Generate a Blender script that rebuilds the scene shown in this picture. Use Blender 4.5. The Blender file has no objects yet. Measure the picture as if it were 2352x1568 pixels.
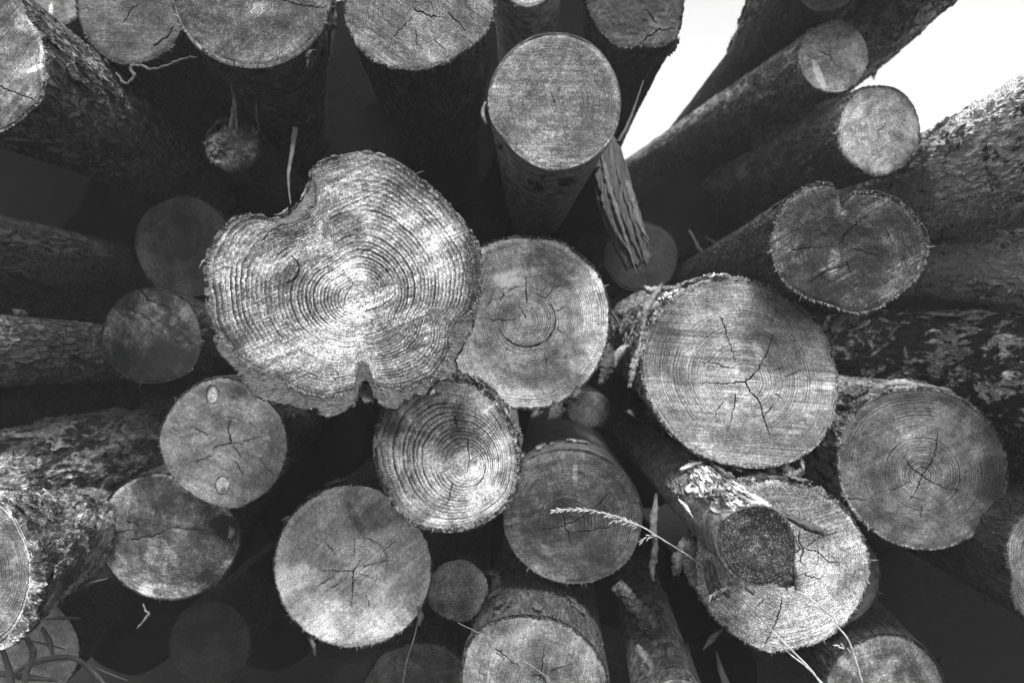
import bpy, math, random
import numpy as np
R_ = math.radians
rng = np.random.default_rng(7)
random.seed(7)
sc = bpy.context.scene
col = sc.collection

# ------------------------------------------------------------------ camera, sky, sun, exposure
CAM_H = 1.15
cam_d = bpy.data.cameras.new('camera'); cam = bpy.data.objects.new('camera', cam_d); col.objects.link(cam)
cam.location = (0, 0, CAM_H); cam.rotation_euler = (R_(90), 0, 0)
cam_d.lens = 24; cam_d.sensor_width = 36; cam_d.clip_start = 0.01; cam_d.clip_end = 2000
cam_d.dof.use_dof = True; cam_d.dof.focus_distance = 1.0; cam_d.dof.aperture_fstop = 4.0
sc.camera = cam
SUN_EL, SUN_AZ = R_(58), R_(12)         # azimuth: to the right of straight behind the camera
w = bpy.data.worlds.new('World'); sc.world = w; w.use_nodes = True
nt = w.node_tree; bg = nt.nodes['Background']
sky = nt.nodes.new('ShaderNodeTexSky'); sky.sky_type = 'NISHITA'; sky.sun_disc = False
sky.sun_elevation = SUN_EL; sky.sun_rotation = math.pi - SUN_AZ
sky.air_density = 1.0; sky.dust_density = 4.0
bw = nt.nodes.new('ShaderNodeRGBToBW')
nt.links.new(sky.outputs[0], bw.inputs[0]); nt.links.new(bw.outputs[0], bg.inputs[0])
bg.inputs[1].default_value = 0.145
sl = bpy.data.lights.new('sun', 'SUN'); sun = bpy.data.objects.new('sun', sl); col.objects.link(sun)
sl.energy = 2.1; sl.angle = R_(10); sl.color = (1, 1, 1)
sun.rotation_euler = (R_(90) - SUN_EL, 0, SUN_AZ)
sc.view_settings.view_transform = 'Standard'; sc.view_settings.look = 'None'
sc.view_settings.exposure = 1.8; sc.view_settings.gamma = 1.0

# ------------------------------------------------------------------ numeric helpers
F = 1568.0
CX, CY = 1176.0, 784.0
def P(x, y, D):                       # photo position (2352 wide) at distance D -> world
    return np.array([(x - CX) / F * D, D, CAM_H + (CY - y) / F * D])

def _h(ix, iy, iz, s):
    n = (ix.astype(np.int64) * 374761393 + iy.astype(np.int64) * 668265263 + iz.astype(np.int64) * 2147483647 + s * 974634777) & 0xffffffff
    n = ((n ^ (n >> 13)) * 1274126177) & 0xffffffff
    n = ((n ^ (n >> 16)) * 2246822519) & 0xffffffff
    return ((n ^ (n >> 15)) & 0xffff) / 65535.0
def vnoise(p, s=0):
    i = np.floor(p).astype(np.int64); f = p - i; f = f * f * (3 - 2 * f)
    out = 0
    for a in (0, 1):
        for b in (0, 1):
            for c in (0, 1):
                wgt = (f[:, 0] if a else 1 - f[:, 0]) * (f[:, 1] if b else 1 - f[:, 1]) * (f[:, 2] if c else 1 - f[:, 2])
                out = out + wgt * _h(i[:, 0] + a, i[:, 1] + b, i[:, 2] + c, s)
    return out * 2 - 1
def fbm(p, octs=3, s=0):
    o = 0; a = 1.0; t = 0
    for k in range(octs):
        o = o + a * vnoise(p * 2 ** k + 11.3 * k, s + k); t += a; a *= .5
    return o / t
def sstep(a, b, x):
    t = np.clip((x - a) / (b - a), 0, 1); return t * t * (3 - 2 * t)

def mesh_np(name, V, Fs, mat, parent=None, smooth=True, attrs=None, loc=None):
    """V (n,3); Fs (m,4) or (m,3) or list of both kinds of arrays"""
    me = bpy.data.meshes.new(name)
    if not isinstance(Fs, list): Fs = [Fs]
    Fs = [np.asarray(f, dtype=np.int32) for f in Fs if len(f)]
    V = np.asarray(V, dtype=np.float32)
    loops = np.concatenate([f.ravel() for f in Fs]); sizes = np.concatenate([np.full(len(f), f.shape[1]) for f in Fs])
    me.vertices.add(len(V)); me.vertices.foreach_set('co', V.ravel())
    me.loops.add(len(loops)); me.loops.foreach_set('vertex_index', loops.astype(np.int32))
    st = np.concatenate([[0], np.cumsum(sizes)[:-1]]).astype(np.int32)
    me.polygons.add(len(sizes)); me.polygons.foreach_set('loop_start', st)
    me.update(calc_edges=True); me.validate()
    if smooth: me.polygons.foreach_set('use_smooth', np.ones(len(me.polygons), dtype=bool))
    for k, a in (attrs or {}).items():
        at = me.attributes.new(k, 'FLOAT', 'POINT'); at.data.foreach_set('value', np.asarray(a, dtype=np.float32))
    me.materials.append(mat)
    o = bpy.data.objects.new(name, me); col.objects.link(o)
    if parent is not None: o.parent = parent
    if loc is not None: o.location = loc
    return o
def thing(name, label, cat, loc, group=None):
    o = bpy.data.objects.new(name, None); col.objects.link(o); o.location = loc; o.empty_display_size = .05
    o['label'] = label; o['category'] = cat
    if group: o['group'] = group
    return o
def tag(o, label, cat, group=None):
    o['label'] = label; o['category'] = cat
    if group: o['group'] = group
    return o

# ------------------------------------------------------------------ materials
class NG:
    def __init__(s, name):
        s.m = bpy.data.materials.new(name); s.m.use_nodes = True; s.t = s.m.node_tree
        s.b = s.t.nodes['Principled BSDF']; s.out = s.t.nodes['Material Output']
    def n(s, typ, **kw):
        x = s.t.nodes.new(typ)
        for k, v in kw.items(): setattr(x, k, v)
        return x
    def l(s, a, b): s.t.links.new(a, b)
    def val(s, inp, v):
        if hasattr(v, 'is_output') or isinstance(v, bpy.types.NodeSocket): s.l(v, inp)
        else: inp.default_value = v
    def math(s, op, a, b=0.0, c=None, clamp=False):
        x = s.n('ShaderNodeMath', operation=op, use_clamp=clamp); s.val(x.inputs[0], a); s.val(x.inputs[1], b)
        if c is not None: s.val(x.inputs[2], c)
        return x.outputs[0]
    def mr(s, v, a, b, c, d, interp='SMOOTHSTEP'):
        x = s.n('ShaderNodeMapRange', interpolation_type=interp); s.val(x.inputs[0], v)
        for i, q in enumerate((a, b, c, d)): s.val(x.inputs[i + 1], q)
        return x.outputs[0]
    def mix(s, f, a, b):
        x = s.n('ShaderNodeMix', data_type='FLOAT'); s.val(x.inputs[0], f); s.val(x.inputs[2], a); s.val(x.inputs[3], b)
        return x.outputs[0]
    def coord(s, scale=(1, 1, 1), rot=(0, 0, 0), off=(0, 0, 0)):
        if not hasattr(s, 'tc'): s.tc = s.n('ShaderNodeTexCoord')
        m = s.n('ShaderNodeMapping'); s.l(s.tc.outputs['Object'], m.inputs[0])
        m.inputs['Location'].default_value = off; m.inputs['Rotation'].default_value = rot; m.inputs['Scale'].default_value = scale
        return m.outputs[0]
    def noise(s, vec, scale, detail=3, rough=.55, dist=0.0):
        x = s.n('ShaderNodeTexNoise'); s.l(vec, x.inputs['Vector']); x.inputs['Scale'].default_value = scale
        x.inputs['Detail'].default_value = detail; x.inputs['Roughness'].default_value = rough; x.inputs['Distortion'].default_value = dist
        return x.outputs[0]
    def vor(s, vec, scale, feature='F1', rnd=1.0, out=0):
        x = s.n('ShaderNodeTexVoronoi', feature=feature); s.l(vec, x.inputs['Vector']); x.inputs['Scale'].default_value = scale
        x.inputs['Randomness'].default_value = rnd
        return x.outputs[out]
    def attr(s, name):
        return s.n('ShaderNodeAttribute', attribute_name=name).outputs['Fac']
    def grey(s, v):
        c = s.n('ShaderNodeCombineColor')
        for i in range(3): s.val(c.inputs[i], v)
        return c.outputs[0]

WB = .46
BB = .5
def wood_mat(seed, base=.35, rings=30, rc=.45, mott=.5, saw=.35, sawang=20, speck=.5, dots=.3, rim=1.0, stain=.3, soft=2.2, grain=.5, warp=.5, rough_bump=1.0, g_rays=.6, spread=1.0, core=.12, contrast=1.5):
    g = NG('cut_wood')
    random.seed(seed)
    off = (random.uniform(0, 9), random.uniform(0, 9), random.uniform(0, 9))
    c = g.coord(off=off)
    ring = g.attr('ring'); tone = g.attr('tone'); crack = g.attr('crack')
    wob = g.noise(c, 22, 3); fine = g.noise(c, 160, 2)
    # uneven ring spacing
    cr = g.n('ShaderNodeCombineXYZ'); g.l(ring, cr.inputs[0]); cr.inputs[1].default_value = seed * 1.7
    sp = g.noise(cr.outputs[0], 7, 2)
    ph = g.math('MULTIPLY', ring, rings)
    ph = g.math('ADD', ph, g.math('MULTIPLY', g.math('SUBTRACT', wob, .5), warp * rings / 14))
    ph = g.math('ADD', ph, g.math('MULTIPLY', g.math('SUBTRACT', fine, .5), .5))
    ph = g.math('ADD', ph, g.math('MULTIPLY', sp, spread * rings / 9))
    fr = g.math('FRACT', ph)
    prof = g.math('POWER', fr, soft)                       # slow darkening, sharp late-wood edge
    prof = g.math('MULTIPLY', prof, g.mr(fr, .9, 1.0, 1, 0))
    # each ring has its own weight, and patches where rings are worn away
    fl = g.math('FLOOR', ph); cw = g.n('ShaderNodeTexWhiteNoise', noise_dimensions='1D'); g.l(fl, cw.inputs['W'])
    wgt = g.math('MULTIPLY', g.mr(cw.outputs[0], 0, 1, .45, 1.25, 'LINEAR'), g.mr(g.noise(c, 17, 3), .32, .62, .25, 1.25))
    prof = g.math('MULTIPLY', prof, g.math('MULTIPLY', wgt, g.mr(ring, .03, core, .25, 1.0)))
    # saw marks
    cs0 = g.coord(rot=(0, R_(sawang), 0), off=off); ms = g.n('ShaderNodeMapping'); g.l(cs0, ms.inputs[0]); ms.inputs['Scale'].default_value = (6, 40, 420)
    sw = g.noise(ms.outputs[0], 1.0, 2, .6)
    ms2 = g.n('ShaderNodeMapping'); g.l(cs0, ms2.inputs[0]); ms2.inputs['Scale'].default_value = (4, 10, 60)
    sw2 = g.noise(ms2.outputs[0], 1.0, 3, .6)
    swm = g.mr(g.noise(c, 12, 2), .38, .6, .25, 1.0)
    v = g.math('SUBTRACT', 1.0, g.math('MULTIPLY', prof, min(1.25, rc * 1.9)))
    v = g.math('MULTIPLY', v, g.math('ADD', 1.0, g.math('MULTIPLY', g.math('MULTIPLY', g.math('SUBTRACT', sw, .5), swm), saw * 4.6)))
    v = g.math('MULTIPLY', v, g.math('ADD', 1.0, g.math('MULTIPLY', g.math('SUBTRACT', sw2, .5), saw * 2.6)))
    # mottling
    mo = g.noise(c, 13, 6, .7, .4)
    v = g.math('MULTIPLY', v, g.mr(mo, .36, .64, 1 - min(.8, mott * 1.0), 1 + mott * .6))
    mb = g.noise(c, 45, 5, .75)
    v = g.math('MULTIPLY', v, g.mr(mb, .36, .64, 1 - mott * .3, 1 + mott * .25))
    mo2 = g.noise(c, 110, 4, .75)
    v = g.math('MULTIPLY', v, g.math('ADD', 1.0, g.math('MULTIPLY', g.math('SUBTRACT', mo2, .5), grain * 1.6)))
    gr = g.noise(c, 800, 2, .85)
    v = g.math('MULTIPLY', v, g.math('ADD', 1.0, g.math('MULTIPLY', g.math('SUBTRACT', gr, .5), grain * 4.4)))
    gm = g.noise(c, 300, 3, .75)
    v = g.math('MULTIPLY', v, g.math('ADD', 1.0, g.math('MULTIPLY', g.math('SUBTRACT', gm, .5), grain * 2.8)))
    # faint wood rays running out from the pith
    nv = g.n('ShaderNodeVectorMath', operation='NORMALIZE'); g.l(g.tc.outputs['Object'], nv.inputs[0])
    nv2 = g.n('ShaderNodeVectorMath', operation='SCALE'); g.l(nv.outputs[0], nv2.inputs[0]); nv2.inputs['Scale'].default_value = 34
    ry = g.n('ShaderNodeCombineXYZ'); g.l(g.math('MULTIPLY', ring, 7), ry.inputs[1])
    nv3 = g.n('ShaderNodeVectorMath', operation='ADD'); g.l(nv2.outputs[0], nv3.inputs[0]); g.l(ry.outputs[0], nv3.inputs[1])
    rays = g.noise(nv3.outputs[0], 1.0, 3, .7)
    v = g.math('MULTIPLY', v, g.math('ADD', 1.0, g.math('MULTIPLY', g.math('SUBTRACT', rays, .5), .9 * g_rays)))
    # dirt: small dark flecks gathered in patches
    dk = g.mr(g.noise(c, 330, 3, .7), .56, .66, 0, 1); dm = g.mr(g.noise(c, 16, 3), .48, .66, 0, 1)
    v = g.math('MULTIPLY', v, g.math('SUBTRACT', 1.0, g.math('MULTIPLY', g.math('MULTIPLY', dk, dm), dots)))
    # broad stain with a ragged edge
    stn = g.mr(g.noise(c, 9, 6, .7, .6), .55, .68, 0, 1)
    v = g.math('MULTIPLY', v, g.math('SUBTRACT', 1.0, g.math('MULTIPLY', stn, stain)))
    # rim (sapwood next to the bark)
    v = g.math('MULTIPLY', v, g.mr(g.math('ADD', ring, g.math('MULTIPLY', g.math('SUBTRACT', mo2, .5), .12)), .9, .985, 1.0, rim))
    # pale sawdust flecks
    vz = g.vor(c, 380); vm = g.mr(vz, .14, .28, 1, 0); wn = g.mr(g.noise(c, 45, 2, .6), .45 - .08 * min(speck, 3), .65 - .08 * min(speck, 3), 0, 1)
    v = g.math('POWER', g.math('MAXIMUM', v, .02), contrast)
    v = g.math('ADD', g.math('MULTIPLY', v, tone), g.math('MULTIPLY', g.math('MULTIPLY', vm, wn), speck * 1.5))
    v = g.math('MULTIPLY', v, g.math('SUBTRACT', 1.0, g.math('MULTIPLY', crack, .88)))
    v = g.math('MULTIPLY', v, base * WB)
    v = g.math('MINIMUM', g.math('MAXIMUM', v, .006), .6)
    g.l(g.grey(v), g.b.inputs['Base Color'])
    g.b.inputs['Roughness'].default_value = .8; g.b.inputs['Specular IOR Level'].default_value = .25
    h = g.math('ADD', g.math('MULTIPLY', mo2, .5), g.math('MULTIPLY', gr, .45)); h = g.math('ADD', h, g.math('MULTIPLY', gm, .6))
    h = g.math('ADD', h, g.math('MULTIPLY', sw, saw * 1.0))
    h = g.math('SUBTRACT', h, g.math('MULTIPLY', prof, rc * 1.2))
    h = g.math('ADD', h, g.math('MULTIPLY', vm, g.math('MULTIPLY', wn, .3)))
    bp = g.n('ShaderNodeBump'); bp.inputs['Distance'].default_value = .0016 * rough_bump; bp.inputs['Strength'].default_value = .8
    g.l(h, bp.inputs['Height']); g.l(bp.outputs[0], g.b.inputs['Normal'])
    return g.m

_bm = {}
def bark_mat(kind='rough', seed=0, dark=.05, light=.16, pale=0.0, disp=1.0, scale=1.0, pg=1.0):
    dark *= BB; light *= BB
    key = (kind, seed, dark, light, pale, disp, scale, pg)
    if key in _bm: return _bm[key]
    g = NG('bark'); random.seed(seed + 99)
    off = (random.uniform(0, 9), random.uniform(0, 9), random.uniform(0, 9))
    s = scale
    cst = g.coord(scale=(s, .38 * s, s), off=off); c = g.coord(scale=(s, s, s), off=off)
    if kind == 'rough':        # scaly pine plates
        nz = g.n('ShaderNodeTexNoise'); g.l(cst, nz.inputs['Vector']); nz.inputs['Scale'].default_value = 30; nz.inputs['Detail'].default_value = 3
        mx = g.n('ShaderNodeMix', data_type='VECTOR'); mx.inputs[0].default_value = .035
        g.l(cst, mx.inputs[4]); g.l(nz.outputs['Color'], mx.inputs[5])
        ve = g.vor(mx.outputs[1], 62, 'DISTANCE_TO_EDGE'); vc = g.n('ShaderNodeTexVoronoi'); g.l(mx.outputs[1], vc.inputs['Vector']); vc.inputs['Scale'].default_value = 62
        cell = g.n('ShaderNodeSeparateColor'); g.l(vc.outputs['Color'], cell.inputs[0])
        plate = g.mr(ve, 0.0, .16, 0, 1)
        flk = g.noise(cst, 190, 5, .72)
        h = g.math('ADD', g.math('MULTIPLY', plate, g.math('ADD', .35, g.math('MULTIPLY', cell.outputs[0], .65))), g.math('MULTIPLY', flk, .55))
        big = g.noise(c, 14, 3)
        h = g.math('ADD', h, g.math('MULTIPLY', big, .8))
        v = g.mix(plate, dark, g.mix(cell.outputs[1], dark * 1.4, light))
        v = g.math('MULTIPLY', v, g.mr(flk, .3, .7, .55, 1.5))
        dist = .0045
    elif kind == 'smooth':
        a = g.noise(g.coord(scale=(s, .9 * s, s), off=off), 55, 5, .65, .5); b = g.noise(g.coord(scale=(1 * s, 2.4 * s, s), off=off), 160, 4, .7)
        h = g.math('ADD', g.math('MULTIPLY', a, .9), g.math('MULTIPLY', b, .45))
        v = g.mix(g.mr(a, .35, .68, 0, 1), dark, light)
        v = g.math('MULTIPLY', v, g.mr(b, .3, .7, .6, 1.4)); dist = .0025
    else:                      # flaky: fissured, fibrous
        a = g.noise(g.coord(scale=(s, .22 * s, s), off=off), 85, 5, .68, .7); b = g.noise(cst, 240, 4, .75)
        rdg = g.math('ABSOLUTE', g.math('SUBTRACT', g.noise(g.coord(scale=(s, .3 * s, s), off=off), 34, 4, .6, 1.1), .5))
        rdg = g.mr(rdg, 0, .09, 0, 1)
        h = g.math('ADD', g.math('ADD', g.math('MULTIPLY', rdg, .7), g.math('MULTIPLY', a, .7)), g.math('MULTIPLY', b, .35))
        v = g.mix(g.math('MULTIPLY', rdg, g.mr(a, .3, .7, 0, 1)), dark, light)
        v = g.math('MULTIPLY', v, g.mr(b, .35, .65, .35, 1.65)); dist = .0055
    if pale > 0:               # outer bark flaked off, pale papery layer shows
        pm = g.noise(g.coord(scale=(s, .45 * s, s), off=off), 30, 7, .74, .8)
        th = .62 - .22 * pale
        msk = g.mr(pm, th, th + .025, 0, 1)
        pv = g.noise(cst, 120, 5, .75); rd2 = g.math('ABSOLUTE', g.math('SUBTRACT', g.noise(g.coord(scale=(s, .4 * s, s), off=(5, 5, 5)), 50, 5, .7, 1.5), .5))
        v = g.mix(msk, v, g.mr(pv, .3, .7, .12 * pg, .40 * pg))
        v = g.math('MULTIPLY', v, g.mr(rd2, 0, .035, .35, 1))
        h = g.math('ADD', h, g.math('MULTIPLY', msk, -.35))
        h = g.math('ADD', h, g.math('MULTIPLY', g.math('MULTIPLY', pv, msk), .5)); h = g.math('ADD', h, g.mr(rd2, 0, .05, -.3, 0))
    sp = g.vor(c, 240); v = g.math('ADD', v, g.math('MULTIPLY', g.mr(sp, .08, .16, 1, 0), g.mr(g.noise(c, 30, 2), .5, .7, 0, .12)))
    gl = g.math('MINIMUM', g.math('MAXIMUM', v, .006), .7)
    g.l(g.grey(gl), g.b.inputs['Base Color'])
    g.b.inputs['Roughness'].default_value = .85; g.b.inputs['Specular IOR Level'].default_value = .2
    dn = g.n('ShaderNodeDisplacement'); dn.inputs['Scale'].default_value = dist * disp; dn.inputs['Midlevel'].default_value = .9
    g.l(h, dn.inputs['Height']); g.l(dn.outputs[0], g.out.inputs['Displacement'])
    g.m.displacement_method = 'BOTH'
    _bm[key] = g.m
    return g.m

def plain_mat(name, lo, hi, scale=200, stretch=(1, 1, 1), bump=.0008, rough=.75, transl=0):
    g = NG(name); c = g.coord(scale=stretch)
    n = g.noise(c, scale, 5, .7); n2 = g.noise(c, scale * .2, 3)
    v = g.math('MULTIPLY', g.mr(n, .25, .75, lo, hi), g.mr(n2, .3, .7, .7, 1.2))
    g.l(g.grey(v), g.b.inputs['Base Color']); g.b.inputs['Roughness'].default_value = rough
    g.b.inputs['Specular IOR Level'].default_value = .25
    bp = g.n('ShaderNodeBump'); bp.inputs['Distance'].default_value = bump; g.l(n, bp.inputs['Height']); g.l(bp.outputs[0], g.b.inputs['Normal'])
    return g.m
M_fibre = plain_mat('wood_fibre', .12, .3)
M_fibre_dim = plain_mat('wood_fibre_dim', .06, .16)
M_pale = plain_mat('peeled_inner_bark', .22, .85, 130, (1, .3, 1), .003)
M_flake = plain_mat('bark_flake', .05, .2, 150, (1, .4, 1), .0015)
M_flake_dark = plain_mat('dark_bark_flake', .02, .07, 150, (1, .4, 1), .0015)
M_grain = plain_mat('split_wood', .004, .085, 60, (6, 1, .10), .010)
M_straw = plain_mat('dry_straw', .14, .34, 300, (1, 1, 1), .0002)
M_blade = plain_mat('grass_blade', .03, .07, 60, (1, 1, .2), .0003)
M_cork = plain_mat('cork', .02, .12, 170, (1, 1, 2.2), .004)
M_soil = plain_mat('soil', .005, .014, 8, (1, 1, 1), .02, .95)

# ------------------------------------------------------------------ log builder
def polar(pith, pts, n, sig=2.0):
    a = np.array([math.atan2(-(y - pith[1]), x - pith[0]) for x, y in pts]); r = np.array([math.hypot(x - pith[0], y - pith[1]) for x, y in pts])
    o = np.argsort(a); a = a[o]; r = r[o]
    a = np.concatenate([a - 2 * math.pi, a, a + 2 * math.pi]); r = np.concatenate([r, r, r])
    th = np.linspace(-math.pi, math.pi, 1440, endpoint=False)
    # 1/r interpolation keeps straight chords straight-ish
    R = np.interp(th, a, r)
    k = np.exp(-.5 * (np.fft.fftfreq(1440, 1 / 1440.) * R_(sig)) ** 2)
    R = np.real(np.fft.ifft(np.fft.fft(R) * k))
    tt = np.linspace(-math.pi, math.pi, n, endpoint=False)
    return tt, np.interp(tt, th, R)
def lowpass(R, kmax):
    f = np.fft.fft(R); q = np.abs(np.fft.fftfreq(len(R), 1 / len(R))); f = f * np.exp(-(q / kmax) ** 2); return np.real(np.fft.ifft(f))

def zig(pts, amp, n=7, seed=0):
    r = np.random.default_rng(seed); out = [np.array(pts[0], float)]
    for a, b in zip(pts[:-1], pts[1:]):
        a = np.array(a, float); b = np.array(b, float); d = b - a; L = np.linalg.norm(d); nrm = np.array([-d[1], d[0]]) / max(L, 1e-6)
        m = max(2, int(L / n))
        for i in range(1, m + 1):
            out.append(a + d * i / m + nrm * (r.normal() * amp if i < m else 0))
    return np.array(out)

LOGS = {}
# how far each saw cut leans off square (sideways, up)
TILT = {'AA': (0, 0.3), 'AB': (0.05, 0.12), 'E': (-0.08, -0.16), 'T': (0, -0.06), 'S': (0.1, -0.05), 'W': (0.04, 0.05), 'D': (-0.05, 0.03), 'H': (0.06, 0.05), 'K': (0, -0.04), 'I': (0, -0.12), 'G': (0.1, 0.03), 'N': (-0.1, -0.1), 'O': (0.15, -0.1), 'P': (0.1, -0.1), 'C': (0.05, 0.06), 'B': (-0.1, -0.12), 'J': (-0.06, 0.08), 'M': (0.1, 0.05), 'F': (0.06, 0)}
def make_log(key, label, D, pith, outline, vp=(1150, 740), mat=None, bark=None, bark_out=None, bt=5, L=2.6, taper=.75, flare=.0,
             cracks=(), tones=(), fib=60, sig=2.0, tilt=(0, 0), seed=None, lowres=False, group='logs in the stack', rough=1.0, name='log', ns=None, cut_depth=.006, lump=.03, fibm=None, s_pow=1.7, cork=None):
    tilt = TILT.get(key, tilt)
    seed = seed if seed is not None else (sum(ord(ch) for ch in key) * 7) % 997
    r_ = np.random.default_rng(seed)
    if not isinstance(outline, list):
        cx, cy, rx, ry = outline
        ph = r_.uniform(0, 6.28, 4)
        outline = [(cx + rx * math.cos(t) * (1 + .025 * math.sin(2 * t + ph[0]) + .02 * math.sin(3 * t + ph[1])),
                    cy - ry * math.sin(t) * (1 + .025 * math.sin(2 * t + ph[2]) + .02 * math.sin(5 * t + ph[3]))) for t in np.linspace(0, 6.283, 36, endpoint=False)]
    c0 = P(pith[0], pith[1], D); k = D / F
    Rm = np.mean([math.hypot(x - pith[0], y - pith[1]) for x, y in outline])
    nth = int(min(1400, max(200, 2 * math.pi * Rm / 1.5))); nr = int(max(40, Rm / 1.35))
    if lowres: nth = 180; nr = 36
    th, Rw = polar(pith, outline, nth, sig)
    if bark_out is None: Ro = Rw.copy(); Rw = Rw - bt * (1 + .45 * fbm(np.stack([np.cos(th) * 4, np.sin(th) * 4, th * 0 + seed], 1), 3, seed)) * (Rm / 180 if Rm < 180 else 1)
    else: _, Ro = polar(pith, bark_out, nth, .7); Ro = np.maximum(Ro, Rw + 2)
    cth, sth = np.cos(th), np.sin(th)
    circ = np.stack([cth * 14, sth * 14, th * 0 + seed * 3.1], 1)
    Rw = Rw * (1 + .004 * fbm(circ, 3, seed)) + fbm(circ * 5, 3, seed + 5) * 1.5 * rough
    empty = thing(name, label, 'log', c0, group)
    # ---- cut face
    Rs = lowpass(Rw, 3.5); Rs = np.minimum(Rs, Rw * 1.0 + (Rs - Rw).clip(0) * .0 + 1e9)
    t = np.linspace(0, 1, nr + 1)[1:]
    s = (t ** 2.2)[:, None]
    Rt = t[:, None] * ((1 - s) * np.minimum(Rs, Rw.min() * .3 + Rs * .7)[None, :] + s * Rw[None, :])
    Rt = np.minimum(Rt, Rw[None, :])
    Rt = np.maximum.accumulate(Rt, 0)
    X = (Rt * cth).ravel(); Z = (Rt * sth).ravel()
    X = np.concatenate([[0], X]); Z = np.concatenate([[0], Z]); ringa = np.concatenate([[0], np.repeat(t, nth)])
    q = np.stack([X * k, np.zeros_like(X), Z * k], 1)
    # relief towards the camera is -Y
    y = fbm(q * 30 + seed, 3, seed) * .0022 * rough + fbm(q * 160 + seed, 2, seed + 3) * .0006 * rough
    y += sstep(.93, 1.0, ringa) * .0014
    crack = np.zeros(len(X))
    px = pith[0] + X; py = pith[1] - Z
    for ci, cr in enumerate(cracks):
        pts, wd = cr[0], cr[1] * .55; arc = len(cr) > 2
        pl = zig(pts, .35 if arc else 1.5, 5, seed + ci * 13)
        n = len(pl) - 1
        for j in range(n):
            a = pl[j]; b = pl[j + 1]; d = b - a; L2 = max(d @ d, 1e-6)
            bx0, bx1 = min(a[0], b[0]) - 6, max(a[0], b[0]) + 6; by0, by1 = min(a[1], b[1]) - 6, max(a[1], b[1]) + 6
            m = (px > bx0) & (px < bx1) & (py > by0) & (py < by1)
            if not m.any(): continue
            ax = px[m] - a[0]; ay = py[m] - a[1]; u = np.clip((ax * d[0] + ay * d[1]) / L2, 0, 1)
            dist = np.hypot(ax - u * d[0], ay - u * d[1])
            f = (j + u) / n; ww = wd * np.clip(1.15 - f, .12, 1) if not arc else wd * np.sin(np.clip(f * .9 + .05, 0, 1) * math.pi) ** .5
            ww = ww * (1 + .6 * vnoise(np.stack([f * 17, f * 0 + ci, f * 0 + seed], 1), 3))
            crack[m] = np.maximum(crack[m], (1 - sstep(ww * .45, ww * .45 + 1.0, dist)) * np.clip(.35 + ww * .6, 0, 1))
    y += crack * cut_depth
    tone = np.ones(len(X))
    wx = px + 14 * fbm(np.stack([px / 40, py / 40, px * 0 + seed], 1), 3, seed + 8); wy = py + 14 * fbm(np.stack([px / 40, py / 40, px * 0 + seed + 50], 1), 3, seed + 9)
    for (tx, ty, rx, ry, ang, mul, soft) in tones:
        mul = mul ** 1.5
        ca, sa = math.cos(R_(ang)), math.sin(R_(ang)); wf = min(1.6, .45 * min(rx, ry) / 14)
        dx = (px + (wx - px) * wf) - tx; dy = (py + (wy - py) * wf) - ty
        dd = np.hypot((dx * ca + dy * sa) / rx, (-dx * sa + dy * ca) / ry)
        tone *= 1 + (mul - 1) * (1 - sstep(1 - soft * .5, 1 + soft * .5, dd))
    # tilt of the saw cut: slide each point along its own ray
    ray = np.stack([(px - CX) / F, np.ones_like(px), (CY - py) / F], 1)
    tl = (q[:, 0] * tilt[0] + q[:, 2] * tilt[1])
    V = q + ray * (y + tl)[:, None]
    i0 = 1 + np.arange(nr - 1)[:, None] * nth; j = np.arange(nth)[None, :]; jn = (j + 1) % nth
    quads = np.stack([i0 + j, i0 + nth + j, i0 + nth + jn, i0 + jn], -1).reshape(-1, 4)[:, ::-1]
    tris = np.stack([np.zeros(nth, int), 1 + np.arange(nth), 1 + (np.arange(nth) + 1) % nth], 1)[:, ::-1]
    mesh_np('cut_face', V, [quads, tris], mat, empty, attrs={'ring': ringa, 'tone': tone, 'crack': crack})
    # ---- bark body
    ax = np.array([(vp[0] - CX) / F, 1.0, (CY - vp[1]) / F])
    nsn = ns or (110 if not lowres else 50); u = np.linspace(0, 1, nsn); S = L * u ** s_pow
    prof = []
    nb = min(nth, 620); idx = (np.arange(nb) * nth // nb); thb = th[idx]; Rwb = Rw[idx]; Rob = Ro[idx]
    jag = fbm(np.stack([np.cos(thb) * 30, np.sin(thb) * 30, thb * 0 + seed], 1), 3, seed + 20)
    tlb = lambda Rr: (Rr * k * np.cos(thb) * tilt[0] + Rr * k * np.sin(thb) * tilt[1])
    def ringpts(Rr, s, extra):
        X = Rr * k * np.cos(thb); Z = Rr * k * np.sin(thb)
        base = np.stack([X, np.zeros(nb), Z], 1)
        rv = np.stack([(pith[0] + Rr * np.cos(thb) - CX) / F, np.ones(nb), (CY - pith[1] + Rr * np.sin(thb)) / F], 1)
        near = math.exp(-s / .05)
        base = base + (rv * near + np.array([0, 1, 0])[None] * (1 - near)) * (tlb(Rr) + extra)[:, None]
        return base + ax[None] * s
    rings = [ringpts(Rwb * .985, 0, np.full(nb, .006)), ringpts(Rwb * 1.0, 0, np.full(nb, .0012)),
             ringpts(Rob, 0, .002 + .003 * (jag + .2).clip(0, 1) + .001 * rough)]
    Rbl = lowpass(Rob, 9)
    for s in S[1:]:
        kk = (taper + (1 - taper) * math.exp(-s / (.9 if flare == 0 else flare)))
        m = math.exp(-s / .12); RR = (Rob * m + Rbl * (1 - m)) * kk
        lumps = fbm(np.stack([np.cos(thb) * 1.6, np.sin(thb) * 1.6, thb * 0 + s * 6 + seed], 1), 3, seed + 31)
        RR = RR * (1 + lump * lumps * min(1, s / .04) )
        rings.append(ringpts(RR, s, np.zeros(nb)))
    rings.append(rings[-1] * 0 + ax[None] * L)
    nR = len(rings); Vb = np.concatenate(rings)
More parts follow.
